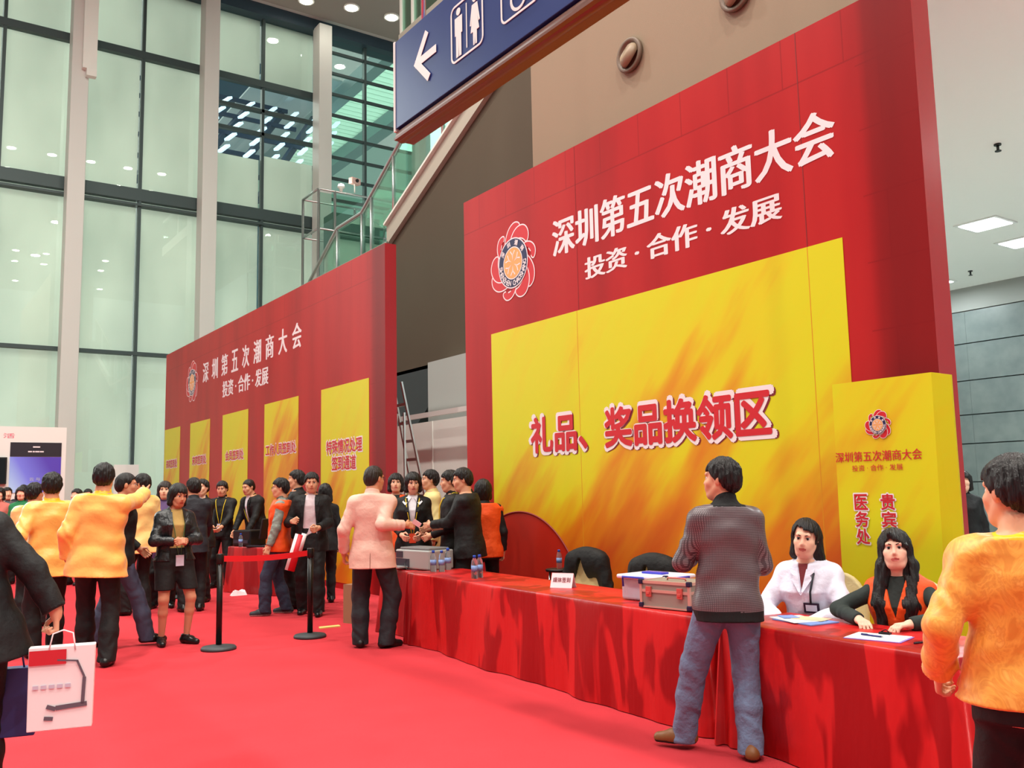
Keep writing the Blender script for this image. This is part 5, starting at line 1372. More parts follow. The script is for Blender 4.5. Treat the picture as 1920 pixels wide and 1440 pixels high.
def jacket(root, p, m, h, name='jacket', hem=-0.16, grow=0.020, flare=0.06, sleeve=0.060, cuff=0.045, wr=0.004, collar='stand', sleeves=True, front=None, cuffcut=0.94, collar_m=None, hem_m=None, vest=False, shoulder=0.0, elbow_short=None):
    k = p.k; lo, hi = p.bounds(0.24)
    F = Field(lo, hi, h)
    p.loft(F, grow, prof=jacket_prof(p.female), t0=hem, t1=0.545, k=0.03, flare=flare, wr=wr, wg=0.006 + shoulder)
    for sd in (1, -1):
        if not sleeves:
            F.rc(p.sh[sd] - p.R * sd * 0.03, p.sh[sd] + p.R * sd * 0.018, 0.066 * k, 0.060 * k, 0.03); continue
        r0 = sleeve * k * (0.90 if p.female else 1.0); r1 = cuff * k
        F.rc(p.sh[sd] - p.R * sd * 0.05, p.sh[sd], r0 * 1.08, r0 * 1.12, 0.04); F.rc(p.sh[sd] - p.R * sd * 0.01, p.el[sd], r0 * 1.10, r0 * 0.95, 0.035, wr * 0.7, 38)
        e = p.el[sd] + (p.wr[sd] - p.el[sd]) * cuffcut
        F.rc(p.el[sd], e, r0 * 0.96, r1, 0.02, wr * 0.7, 47)
    # shoulder slope
    for sd in (1, -1): F.rc(p.tp(sd * 0.03, -0.02, 0.515), p.sh[sd] - p.R * sd * 0.03 * k, 0.052 * k, 0.050 * k, 0.03)
    # flat hem
    F.keep(lambda x, y, z: (hem * k - ((x - p.pel[0]) * p.U[0] + (y - p.pel[1]) * p.U[1] + (z - p.pel[2]) * p.U[2])) if False else np.where(
        (((x - p.pel[0]) * p.R[0] + (y - p.pel[1]) * p.R[1] + (z - p.pel[2]) * p.R[2]) ** 2) < (0.27 * k * p.wide) ** 2,
        hem * k - ((x - p.pel[0]) * p.U[0] + (y - p.pel[1]) * p.U[1] + (z - p.pel[2]) * p.U[2]), -1.0))
    if sleeves:
        for sd in (1, -1):
            d = unit(p.wr[sd] - p.el[sd]); e = p.el[sd] + (p.wr[sd] - p.el[sd]) * cuffcut
            F.cut(lambda x, y, z: np.maximum(-((x - e[0]) * d[0] + (y - e[1]) * d[1] + (z - e[2]) * d[2]), np.sqrt((x - e[0]) ** 2 + (y - e[1]) ** 2 + (z - e[2]) ** 2) - 0.09), e - 0.12, e + 0.12)
    if collar == 'stand':
        F.rc(p.tp(0, -0.014, 0.52), p.tp(0, -0.004, 0.572), 0.088 * k * (0.88 if p.female else 1), 0.070 * k * (0.86 if p.female else 1), 0.012)
        F.cut(lambda x, y, z: np.maximum((np.sqrt(((x - p.neck[0])) ** 2 + ((y - p.neck[1])) ** 2) - 0.0585 * k), p.neck[2] - 0.03 - z), p.neck - 0.1, p.neck + 0.1)
    elif collar == 'lapel':
        F.rc(p.tp(0, -0.022, 0.52), p.tp(0, -0.012, 0.556), 0.086 * k * (0.9 if p.female else 1), 0.074 * k * (0.88 if p.female else 1), 0.012)
    elif collar == 'rib':
        F.rc(p.tp(0, -0.016, 0.50), p.tp(0, -0.010, 0.585), 0.104 * k, 0.068 * k, 0.02)
    if front:   # open front: (width at hem, width at chest, t bottom, t top)
        w0, w1, tb, tt = front
        def op(x, y, z):
            X, Y, Z = x - p.pel[0], y - p.pel[1], z - p.pel[2]
            u = (X * p.R[0] + Y * p.R[1] + Z * p.R[2]) / k; v = (X * p.F[0] + Y * p.F[1] + Z * p.F[2]) / k; w = (X * p.U[0] + Y * p.U[1] + Z * p.U[2]) / k
            wd = np.interp(w, [tb, (tb + tt) / 2, tt, tt + 0.03], [w0, (w0 + w1) / 2, w1, w1])
            return np.maximum(np.maximum(np.abs(u) - wd, -v + 0.0), np.maximum(tb - w, w - 0.60)) * k
        F.cut(op, None, None, 0.004)
    ms = [m]; cls = None
    if collar_m or hem_m:
        ms = [m, collar_m or m, hem_m or m]
        def cls(q):
            w = ((q - p.pel) @ p.U) / k; u = np.abs((q - p.pel) @ p.R) / k
            r = np.zeros(len(q), int)
            if collar_m: r[(w > 0.535) & (u < 0.1)] = 1
            if hem_m: r[(w < hem + 0.062) & (u < 0.24)] = 2
            return r
    o = F.build(name, ms, root, cls)
    if front and collar == 'lapel':
        w0, w1, tb, tt = front
        ta, tz = max(tb, 0.14), 0.515
        for sd in (1, -1):
            vs = []; n = 9
            for i in range(n):
                t = ta + (tz - ta) * i / (n - 1); q = i / (n - 1)
                wd = np.interp(t, [tb, (tb + tt) / 2, tt, tt + 0.03], [w0, (w0 + w1) / 2, w1, w1])
                ow = 0.052 * min(1.0, 1.5 * q + 0.04) * (0.62 if 0.74 < q < 0.86 else 1.0)
                for u, e in ((wd - 0.001, 0.004), (wd + ow, 0.006)):
                    for de in (0.0, 0.006): vs.append(on_chest(p, sd * u, t, grow + e + de))
            fs = []
            for i in range(n - 1):
                a = 4 * i; fs += [(a, a + 4, a + 6, a + 2), (a + 1, a + 3, a + 7, a + 5), (a, a + 1, a + 5, a + 4), (a + 2, a + 6, a + 7, a + 3)]
            lp_ = MB().add([tuple(v) for v in vs], fs, False).build('lapel', m, o)
    return o

def back_seam(root, p, m, t0, t1, grow, flare, parent):
    pr = np.array(jacket_prof(p.female)); pts = []
    for i in range(8):
        t = t0 + (t1 - t0) * i / 7
        b = np.interp(t, pr[:, 0], pr[:, 2]) * p.deep + grow + flare * max(0.18 - t, 0) * 0.8; c = np.interp(t, pr[:, 0], pr[:, 3])
        pts.append(tuple(p.tp(0.0, c - b - 0.0005, t)))
    MB().tube(pts, 0.0035, 6).build('vent', m, parent)

def shirt(root, p, m, h, name='shirt', hem=-0.02, grow=0.010, collar=True, wr=0.002):
    lo, hi = p.bounds(0.2); F = Field(lo, hi, h)
    p.loft(F, grow, t0=hem, t1=0.54, k=0.02, wr=wr)
    if collar: F.rc(p.tp(0, -0.010, 0.52), p.tp(0, -0.004, 0.568), 0.078 * p.k * (0.84 if p.female else 1), 0.066 * p.k * (0.84 if p.female else 1), 0.012)
    return F.build(name, m, root)

def trousers(root, p, m, h, name='trousers', r0=0.097, r1=0.070, r2=0.062, cut=0.045, wr=0.003, top=0.14, short=None, grow=0.014):
    k = p.k; lo, hi = p.bounds(0.2); lo[2] = -0.02
    F = Field(lo, hi, h)
    p.loft(F, grow, prof=jacket_prof(p.female), t0=-0.12, t1=top, k=0.05, wr=wr * 0.5)
    for sd in (1, -1):
        F.rc(p.hipj[sd], p.kn[sd], (r0 + 0.004) * k, r1 * k * 1.06, 0.05, wr, 30)
        F.rc(p.kn[sd], p.kn[sd] * 0.5 + p.an[sd] * 0.5, r1 * k * 1.04, max(r2 * 1.06, 0.061) * k, 0.03, wr, 45); F.rc(p.kn[sd] * 0.5 + p.an[sd] * 0.5, p.an[sd] - np.array([0, 0, 0.05]), max(r2 * 1.06, 0.061) * k, r2 * k, 0.03, wr * 1.3, 50)
    zc = short if short is not None else cut
    F.keep(lambda x, y, z: zc - z + 0 * x + 0 * y)
    return F.build(name, m, root)

def skirt(root, p, m, h, z0, name='skirt', grow=0.022, wide=0.02):
    k = p.k; lo, hi = p.bounds(0.2); F = Field(lo, hi, h)
    p.loft(F, grow, t0=-0.12, t1=0.12, k=0.03)
    for sd in (1, -1): F.rc(p.hipj[sd], p.kn[sd], (0.098 + wide) * k, (0.075 + wide) * k, 0.05)
    F.keep(lambda x, y, z: z0 - z + 0 * x + 0 * y)
    return F.build(name, m, root)

def shoes(root, p, m, h=0.007, sole=None, L=0.27):
    k = p.k
    for sd in (1, -1):
        a = p.an[sd]; f = p.fd[sd]; r = np.array([f[1], -f[0], 0]); b = np.array([a[0], a[1], a[2] - 0.085 * k])
        P = lambda y, x, z: b + (f * y + r * x) * k + np.array([0, 0, z * k])
        F = Field(b - 0.25, b + np.array([0.25, 0.25, 0.2]), h)
        F.rc(P(-0.045, 0, 0.042), P(0.06, 0.004 * sd, 0.044), 0.042 * k, 0.044 * k, 0.02)
        F.rc(P(0.06, 0.004 * sd, 0.038), P(0.155, 0.002 * sd, 0.028), 0.044 * k, 0.034 * k, 0.03)
        F.rc(P(-0.025, 0, 0.05), P(-0.012, 0, 0.105), 0.043 * k, 0.046 * k, 0.02)
        z0 = b[2]
        F.keep(lambda x, y, z: z0 + 0.002 - z + 0 * x + 0 * y)
        F.cut(lambda x, y, z: np.maximum(z0 + 0.10 * k - z, -1) * 1.0 if False else (z0 + 0.105 * k - z) + 0 * x + 0 * y)
        o = F.build('shoe', [m, sole or M_black], root, lambda q: (q[:, 2] < z0 + 0.018).astype(int))

def tube_child(root, name, pts, r, m, n=8): return MB().tube([tuple(q) for q in pts], r, n).build(name, m, root)

def on_chest(p, u, t, grow):
    """a point on the front of the torso"""
    pr = np.array(FEMALE if p.female else MALE); a = np.interp(t, pr[:, 0], pr[:, 1]) * p.wide + grow + 0.006; b = np.interp(t, pr[:, 0], pr[:, 2]) * p.deep + grow; o = np.interp(t, pr[:, 0], pr[:, 3])
    q = 1 - min(abs(u / a), 0.98) ** 2.3
    return p.tp(u, o + b * q ** (1 / 2.3) + 0.005, t)

def lanyard(root, p, m, grow=0.024, badge=None, t_end=0.18, x_end=0.0, wide=0.006):
    for sd in (1, -1):
        pts = [p.tp(sd * 0.05, -0.07, 0.56), p.tp(sd * 0.072, -0.02, 0.565)] + [on_chest(p, sd * 0.07 * (1 - q) + x_end * q + sd * 0.012, 0.50 + (t_end - 0.50) * q, grow + 0.004) for q in (0.0, 0.2, 0.4, 0.6, 0.8, 1.0)]
        tube_child(root, 'lanyard', pts, wide, m, 6)
    if badge:
        c = on_chest(p, x_end, t_end - 0.055, grow + 0.006)
        M4 = Matrix(np.stack([p.R, p.F, p.U]).T.tolist()).to_4x4(); M4.translation = Vector(c)
        MB().box((-0.042, -0.003, -0.06), (0.042, 0.004, 0.055), M4).build('badge', badge, root)

def glasses(root, p, m=None):
    m = m or M_blackmetal
    g = MB()
    for sd in (-1, 1):
        pts = []
        for q in range(13):
            a = 2 * math.pi * q / 12; pts.append(tuple(p.hp(sd * 0.032 + 0.021 * math.cos(a), 0.103 - 0.25 * abs(0.0) - 0.006 * (1 if abs(0.032 + 0.021 * math.cos(a) * sd) > 0.045 else 0), 0.008 + 0.015 * math.sin(a))))
        g.tube(pts, 0.0016, 6, False)
        g.tube([tuple(p.hp(sd * 0.053, 0.099, 0.012)), tuple(p.hp(sd * 0.074, 0.06, 0.014)), tuple(p.hp(sd * 0.08, -0.01, 0.012))], 0.0016, 6)
    g.tube([tuple(p.hp(-0.012, 0.105, 0.012)), tuple(p.hp(0.012, 0.105, 0.012))], 0.0016, 6)
    g.build('glasses', m, root)

def cloth(name, col, rough=0.8, bump=0.25, bscale=45, var=0.06, **k): return mat(name, col, rough, bump=bump, bscale=bscale, var=var, vscale=5, **k)
def person(label, x, y, heading, group=None):
    return empty('person', (x, y, 0), math.radians(heading - 90), label, 'person', group)

# ------------------------------------------------------------------ clothes
M_silk = mat('yellow_silk', (238, 190, 98), 0.32, bump=0.4, bscale=4.5, var=0.10, vscale=14, sheen=0.2, spec=0.5)
M_silk2 = mat('yellow_silk_pale', (236, 204, 128), 0.36, bump=0.4, bscale=4.5, var=0.08, vscale=12, sheen=0.2)
M_silkcollar = mat('yellow_collar', (238, 182, 24), 0.35)
M_suit = cloth('black_suit', (13, 14, 16), 0.7, 0.35, 9); M_suitnavy = cloth('navy_suit', (22, 25, 36), 0.7, 0.35, 9); M_suitgrey = cloth('charcoal_suit', (30, 34, 42), 0.7, 0.35, 9)
M_blacktr = cloth('black_trousers', (12, 12, 14), 0.75, 0.3, 9); M_greytr = cloth('charcoal_trousers', (28, 30, 36), 0.7, 0.3, 9); M_bluetr = cloth('blue_grey_trousers', (62, 70, 92), 0.75, 0.3, 9)
M_leather = mat('black_leather', (26, 30, 34), 0.32, bump=0.4, bscale=16); M_tan = cloth('tan_knit', (178, 150, 88), 0.85)
M_orange = cloth('orange_vest', (236, 84, 22), 0.6, 0.3, 10); M_greysleeve = cloth('grey_green_sleeve', (132, 142, 134), 0.7, 0.5, 12)
M_pink = cloth('pink_linen', (220, 184, 168), 0.75, 0.35, 8); M_shirtw = cloth('white_shirt', (232, 232, 240), 0.7, 0.25, 9); M_shirtp = cloth('pale_shirt', (216, 202, 208), 0.7, 0.25, 9)
M_lab = cloth('lab_coat', (226, 226, 244), 0.65, 0.45, 7); M_darkgreen = cloth('dark_green_knit', (36, 46, 44), 0.8); M_cream = cloth('cream_shirt', (226, 208, 142), 0.7)
M_red_jacket = cloth('red_jacket', (196, 30, 36), 0.6); M_purple = cloth('purple_coat', (88, 64, 112), 0.7); M_green = cloth('green_sweater', (34, 122, 74), 0.8)
M_shoeb = mat('black_shoe', (18, 17, 18), 0.3); M_shoetan = mat('tan_shoe', (126, 82, 44), 0.45, bump=0.2, bscale=30); M_sneaker = mat('dark_sneaker', (44, 46, 52), 0.6); M_sole = mat('pale_sole', (190, 186, 180), 0.7); M_soled = mat('dark_sole', (40, 34, 30), 0.8)
M_lanyel = mat('yellow_lanyard', (228, 200, 40), 0.6); M_langrn = mat('green_lanyard', (60, 110, 70), 0.6); M_lanblk = mat('dark_lanyard', (30, 34, 44), 0.6)
M_badgew = mat('badge_white', (206, 216, 236), 0.35); M_badgeb = mat('badge_dark', (26, 34, 56), 0.35)
M_denim = mat('washed_denim', (104, 122, 152), 0.8, bump=0.5, bscale=12, var=0.16, vscale=5)
M_denimd = mat('dark_denim', (44, 52, 72), 0.8, bump=0.4, bscale=12, var=0.1)
M_rib = mat('black_rib', (15, 15, 17), 0.85, bump=0.5, bscale=120, stretch=(1, 1, 0.1))
def houndstooth():
    m, nt, b = node_mat('woven_check')
    tc = nn(nt, 'ShaderNodeTexCoord'); sx = nn(nt, 'ShaderNodeSeparateXYZ'); nt.links.new(tc.outputs['Object'], sx.inputs[0])
    s = 1.0 / 0.010
    u = mathn(nt, 'MULTIPLY', mathn(nt, 'ARCTAN2', sx.outputs[0], mathn(nt, 'MULTIPLY', sx.outputs[1], -1.0)), 0.19)
    a = mathn(nt, 'GREATER_THAN', mathn(nt, 'FRACT', mathn(nt, 'MULTIPLY', u, s)), 0.42)
    c = mathn(nt, 'GREATER_THAN', mathn(nt, 'FRACT', mathn(nt, 'MULTIPLY', sx.outputs[2], s)), 0.42)
    k = mathn(nt, 'MULTIPLY', a, c)
    n = nn(nt, 'ShaderNodeTexNoise'); n.inputs['Scale'].default_value = 8; n.inputs['Detail'].default_value = 4; nt.links.new(tc.outputs['Object'], n.inputs[0])
    bp = nn(nt, 'ShaderNodeBump'); bp.inputs['Strength'].default_value = 0.4; bp.inputs['Distance'].default_value = 0.02
    nt.links.new(n.outputs['Fac'], bp.inputs['Height']); nt.links.new(bp.outputs[0], b.inputs['Normal'])
    c2 = ramp(nt, k, [(0.0, (70, 56, 62)), (1.0, (128, 116, 120))])
    nt.links.new(c2, b.inputs['Base Color']); b.inputs['Roughness'].default_value = 0.42
    return m
M_check = houndstooth()
S1, S2, S3 = (214, 160, 128), (226, 176, 148), (200, 142, 110)

def toloc(root, w):
    a = root.rotation_euler.z; dx, dy = w[0] - root.location.x, w[1] - root.location.y
    return (dx * math.cos(a) + dy * math.sin(a), -dx * math.sin(a) + dy * math.cos(a), w[2])

# ------------------------------------------------------------------ the man in the check jacket at the table
r = person('person in grey check bomber jacket and pale jeans at the red table, seen from behind', 4.155, 3.745, 57)
p = Pose(1.72, yaw=52, lean=2, hipx=-0.02, side=1.5, rh=(0.10, 0.24, 1.12), lh=(-0.13, 0.24, 1.14), relb=(0.45, -0.6, -0.8), lelb=(-0.6, -0.4, -0.7), lf=(-0.27, 0.23, 66), rf=(0.06, -0.05, -8), curl=1.0, wide=0.98)
build_body(r, p, S1, 0.006); hair(r, p, 'short', 0.0045)
jacket(r, p, M_check, 0.007, hem=-0.14, grow=0.026, flare=0.05, sleeve=0.060, cuff=0.046, wr=0.007, collar='rib', collar_m=M_rib, hem_m=M_rib, shoulder=0.0)
trousers(r, p, M_denim, 0.007, r0=0.100, r1=0.078, r2=0.074, wr=0.004, cut=0.035); shoes(r, p, M_shoetan, 0.006, M_soled)

# ------------------------------------------------------------------ the man in the yellow jacket on the right
r = person('person in gold brocade jacket and black trousers at the right end of the red table', 3.24, 1.60, 32)
p = Pose(1.63, yaw=38, pitch=-4, lh=toloc(r, (3.13, 1.87, 0.885)), lelb=(-0.30, -1.0, 0), rh=(0.30, 0.12, 0.90), wide=1.08, deep=1.12, lf=(-0.14, 0.05, 15), rf=(0.16, -0.06, -10), curl=0.8)
build_body(r, p, S1, 0.006, curlL=0.9); hair(r, p, 'short', 0.0045)
def brocade():
    m, nt, b = node_mat('gold_brocade')
    tc = nn(nt, 'ShaderNodeTexCoord'); n = nn(nt, 'ShaderNodeTexNoise'); n.inputs['Scale'].default_value = 9; n.inputs['Detail'].default_value = 5; n.inputs['Distortion'].default_value = 2.2
    nt.links.new(tc.outputs['Object'], n.inputs[0])
    n2 = nn(nt, 'ShaderNodeTexNoise'); n2.inputs['Scale'].default_value = 6; n2.inputs['Detail'].default_value = 3; nt.links.new(tc.outputs['Object'], n2.inputs[0])
    c = ramp(nt, n.outputs['Fac'], [(0.38, (214, 138, 44)), (0.5, (232, 164, 62)), (0.56, (218, 144, 50)), (0.66, (236, 174, 76))])
    nt.links.new(c, b.inputs['Base Color']); b.inputs['Roughness'].default_value = 0.4; b.inputs['Sheen Weight'].default_value = 0.2
    bp = nn(nt, 'ShaderNodeBump'); bp.inputs['Strength'].default_value = 0.45; bp.inputs['Distance'].default_value = 0.025
    nt.links.new(n2.outputs['Fac'], bp.inputs['Height']); nt.links.new(bp.outputs[0], b.inputs['Normal'])
    return m
jacket(r, p, brocade(), 0.007, hem=-0.06, grow=0.028, flare=0.12, sleeve=0.066, cuff=0.060, wr=0.007, collar='stand', collar_m=M_silkcollar, shoulder=0.012, cuffcut=0.99)
trousers(r, p, M_blacktr, 0.009, r2=0.07); shoes(r, p, M_shoeb)

# ------------------------------------------------------------------ the two seated women
M_chaircov = cloth('cream_chair_cover', (222, 206, 156), 0.7, 0.3, 8)
def cover_chair(x, y, heading, label, group='cream covered chairs behind the table'):
    r = empty('chair', (x, y, 0), math.radians(heading - 90), label, 'chair', group)
    F = Field((-0.3, -0.35, 0), (0.3, 0.3, 0.52), 0.012)
    F.add(lambda X, Y, Z: np.maximum(np.maximum(np.abs(X) - 0.21, np.abs(Y) - 0.21), np.abs(Z - 0.235) - 0.225) + 0.006 * np.sin(40 * X) * np.clip(0.4 - Z, 0, 1), (-0.25, -0.25, 0), (0.25, 0.25, 0.48), 0.0)
    F.build('seat_cover', M_chaircov, r)
    F = Field((-0.3, -0.4, 0.3), (0.3, 0.1, 1.0), 0.010)
    F.add(lambda X, Y, Z: np.maximum(np.sqrt((X / 0.215) ** 2 + (np.clip(Z - 0.68, 0, 1) / 0.25) ** 2) * 0.2 - 0.2, np.abs(Y + 0.215 + 0.10 * (Z - 0.45)) - 0.026), (-0.25, -0.4, 0.38), (0.25, -0.1, 0.96), 0.0)
    F.keep(lambda X, Y, Z: 0.40 - Z + 0 * X + 0 * Y)
    F.build('backrest_cover', M_chaircov, r)
    return r
cover_chair(5.42, 4.06, 188, 'cream covered chair under the woman in the white coat')
cover_chair(5.40, 3.42, 192, 'cream covered chair under the long-haired woman in the orange vest')

r = person('person in white medical coat seated at the red table, dark hair tied back', 5.16, 3.93, 198)
p = Pose(1.72, True, lean=10, yaw=8, pitch=-6, tilt=-5, seated=True, hip=0.53, rf=(0.12, 0.42, 0), lf=(-0.12, 0.42, 0), rh=(0.10, 0.34, 0.66), lh=(-0.10, 0.36, 0.68), relb=(0.9, -0.3, -0.2), lelb=(-0.9, -0.3, -0.2), wide=1.10, deep=1.12)
build_body(r, p, (232, 184, 158), 0.0045); hair(r, p, 'back', 0.0042)
shirt(r, p, cloth('wine_top', (120, 40, 44)), 0.008, collar=False, grow=0.012)
jacket(r, p, M_lab, 0.006, name='white_coat', hem=-0.22, grow=0.026, flare=0.0, sleeve=0.070, cuff=0.058, wr=0.007, collar='lapel', front=(0.0, 0.034, 0.36, 0.53), cuffcut=1.0)
trousers(r, p, M_greytr, 0.010); shoes(r, p, M_shoeb, 0.009)
c = on_chest(p, -0.055, 0.27, 0.034); M4 = Matrix(np.stack([p.R, p.F, p.U]).T.tolist()).to_4x4(); M4.translation = Vector(c)
b_ = MB().box((-0.05, -0.004, -0.032), (0.05, 0.006, 0.032), M4).build('badge', M_badgeb, r); MB().box((-0.036, 0.006, -0.02), (0.036, 0.008, 0.02), M4).build('badge_card', M_badgew, b_)
tube_child(r, 'lanyard', [p.tp(-0.07, -0.02, 0.55), on_chest(p, -0.075, 0.47, 0.036), on_chest(p, -0.062, 0.38, 0.038), on_chest(p, -0.055, 0.30, 0.038)], 0.007, M_lanblk, 6)

r = person('person with very long straight black hair and orange vest, seated at the red table', 5.10, 3.24, 196)
p = Pose(1.66, True, lean=8, yaw=14, pitch=4, tilt=3, seated=True, hip=0.50, rf=(0.12, 0.42, 0), lf=(-0.12, 0.42, 0), rh=(0.16, 0.33, 0.765), lh=(-0.14, 0.36, 0.765), relb=(0.9, -0.3, -0.1), lelb=(-0.9, -0.3, -0.1), rdir=(-0.6, 0.8, -0.05), ldir=(0.6, 0.8, -0.05), rpalm=(0, 0, -1), lpalm=(0, 0, -1))
build_body(r, p, (232, 186, 162), 0.0045, curlR=0.5, curlL=0.5); hair(r, p, 'long', 0.0042)
jacket(r, p, M_darkgreen, 0.007, name='pullover', hem=-0.10, grow=0.012, flare=0, sleeve=0.056, cuff=0.040, wr=0.004, collar=None, cuffcut=1.0)
jacket(r, p, M_orange, 0.007, name='vest', hem=-0.16, grow=0.030, flare=0.02, sleeves=False, wr=0.005, collar=None, front=(0.0, 0.07, 0.30, 0.55), shoulder=0.012)
trousers(r, p, M_denimd, 0.010); shoes(r, p, M_shoeb, 0.009)

# ------------------------------------------------------------------ chairs with dark jackets over them behind the long table
def jacket_chair(x, y, heading, label, jlabel, ht):
    c = cover_chair(x, y, heading, label, 'chairs with dark jackets behind the long table')
    o = empty('draped_jacket', (x, y, 0), math.radians(heading - 90), jlabel, 'jacket', 'dark jackets hung over chairs')
    F = Field((-0.4, -0.5, 0.4), (0.4, 0.2, 1.1), 0.010)
    F.ell((0, -0.245, ht - 0.17), (0.235, 0.10, 0.17), None, 0.03)
    for s in (-1, 1): F.rc((s * 0.16, -0.25, ht - 0.14), (s * 0.235, -0.22, ht - 0.40), 0.085, 0.07, 0.05, 0.006, 40)
    F.rc((-0.1, -0.29, ht - 0.1), (0.1, -0.30, ht - 0.3), 0.06, 0.08, 0.05)
    F.cut(lambda X, Y, Z: np.maximum(np.maximum(np.abs(X - 0.04) - 0.015 - 0.30 * (ht - 0.12 - Z), -0.24 - Y), np.maximum(0.42 - Z, Z - ht + 0.12)), None, None, 0.01)
    F.cut(lambda X, Y, Z: np.maximum(np.sqrt((X / 0.218) ** 2 + (np.clip(Z - 0.68, 0, 1) / 0.253) ** 2) * 0.2 - 0.2, np.abs(Y + 0.215 + 0.10 * (Z - 0.45)) - 0.030), None, None, 0.0)
    F.build('jacket', M_suit, o)
jacket_chair(5.70, 7.15, 200, 'cream covered chair with black jacket hung over it, by the red drum print', 'black jacket hung over the chair by the red drum print', 0.98)
jacket_chair(5.62, 6.10, 200, 'cream covered chair with dark jacket behind the white storage bin', 'dark green-black jacket hung over the chair behind the storage bin', 0.97)

# ------------------------------------------------------------------ the man in the pink jacket
r = person('person in pale pink blazer and dark trousers handing over a card, seen from behind', 4.22, 8.62, 56)
p = Pose(1.85, yaw=-38, pitch=-6, rh=toloc(r, (4.47, 8.38, 1.225)), relb=(0.25, -0.5, -1), lh=(-0.30, 0.04, 0.95), wide=1.02, rf=(0.14, -0.04, -50), lf=(-0.13, 0.02, 10), curl=0.7)
build_body(r, p, S3, 0.006, curlR=0.55); hair(r, p, 'crop', 0.005, M_hairbrown)
bz = jacket(r, p, M_pink, 0.007, name='blazer', hem=-0.17, grow=0.024, flare=0.10, sleeve=0.064, cuff=0.052, wr=0.005, collar='lapel', front=(0.03, 0.06, 0.2, 0.55))
back_seam(r, p, mat('seam_shadow', (150, 108, 96), 0.8), -0.17, 0.0, 0.024, 0.10, bz)
shirt(r, p, M_shirtw, 0.010); trousers(r, p, M_greytr, 0.007, r0=0.102, r1=0.082, r2=0.078, cut=0.03); shoes(r, p, M_shoeb); glasses(r, p)
wk_ = MB().box((-0.045, -0.001, -0.03), (0.045, 0.001, 0.03)).build('card', M_paper); wk_.location = (4.545, 8.265, 1.245); wk_.rotation_euler = (0.5, 0.6, math.radians(-35)); tag(wk_, 'white card held out by the man in the pink blazer', 'card')

# ------------------------------------------------------------------ the group behind the table end
def std(r, p, tone, hs, ju, jm, tr, h=0.009, fine=True, hm=None, shoe=None, **jk):
    build_body(r, p, tone, min(h, 0.0075), fine); hair(r, p, hs, 0.0065, hm)
    if ju: shirt(r, p, ju, 0.010)
    jacket(r, p, jm, h, **jk); trousers(r, p, tr, h); shoes(r, p, shoe or M_shoeb, 0.009)

r = person('person with black bob, black blazer and wide white collar behind the printer', 5.46, 10.02, 238)
p = Pose(1.82, True, yaw=8, pitch=-10, rh=(0.12, 0.26, 1.05), lh=(-0.12, 0.26, 1.05), wide=1.1)
std(r, p, S2, 'bob', M_shirtw, M_suit, M_blacktr, name='blazer', collar='lapel', front=(0.02, 0.062, 0.20, 0.56), hem=-0.12, grow=0.022)
for sd in (-1, 1):
    a, b, c, d = p.tp(sd * 0.045, 0.04, 0.555), on_chest(p, sd * 0.12, 0.47, 0.034), on_chest(p, sd * 0.085, 0.43, 0.036), p.tp(sd * 0.012, 0.075, 0.52)
    MB().prism([tuple(a), tuple(b), tuple(c), tuple(d)], tuple(p.F * 0.006)).build('shirt_collar', M_shirtw, r)
lanyard(r, p, M_lanyel, 0.026, mat('badge_red', (214, 70, 40), 0.4), 0.10)

r = person('person in orange vest with dark hair standing behind the pink blazer, smiling', 5.76, 11.05, 236)
p = Pose(1.83, True, yaw=6)
std(r, p, S2, 'bob', None, M_darkgreen, M_denimd, name='pullover', collar=None, hem=-0.1, grow=0.014)
jacket(r, p, M_orange, 0.009, name='vest', hem=-0.16, grow=0.032, sleeves=False, collar=None, front=(0.02, 0.06, 0.2, 0.56), shoulder=0.012)

r = person('person in cream shirt seen between the dark haired people at the table end', 6.02, 10.55, 160)
p = Pose(1.86); std(r, p, S1, 'short', None, M_cream, M_greytr, name='shirt', hem=-0.12, grow=0.018, collar='lapel')

r = person('person in black jacket with yellow lanyard looking left at the offered card', 5.66, 9.42, 150)
p = Pose(1.82, yaw=-4, pitch=-6, rh=(0.12, 0.28, 1.12), lh=(-0.14, 0.25, 1.05)); std(r, p, S1, 'short', None, M_suit, M_blacktr, collar='stand', hem=-0.12, grow=0.022)
lanyard(r, p, M_lanyel, 0.026, None, 0.15)

r = person('person in plain black jacket reaching a hand towards the pink blazer, back to the table', 5.50, 8.78, 138)
p = Pose(1.83, yaw=14, pitch=-8, lean=4, lh=toloc(r, (5.16, 9.05, 1.19)), rh=(0.10, 0.34, 1.16), wide=1.18, deep=1.1); std(r, p, S1, 'short', None, M_suit, M_blacktr, collar='lapel', hem=-0.14, grow=0.03)

r = person('person in orange shouldered vest and black sleeves half hidden beside the display wall', 5.98, 9.22, 70)
p = Pose(1.69, wide=1.05); std(r, p, S1, 'bob', None, M_suit, M_blacktr, collar='lapel', hem=-0.14, grow=0.02)
jacket(r, p, M_orange, 0.009, name='vest', hem=-0.12, grow=0.034, sleeves=False, collar=None, shoulder=0.014)

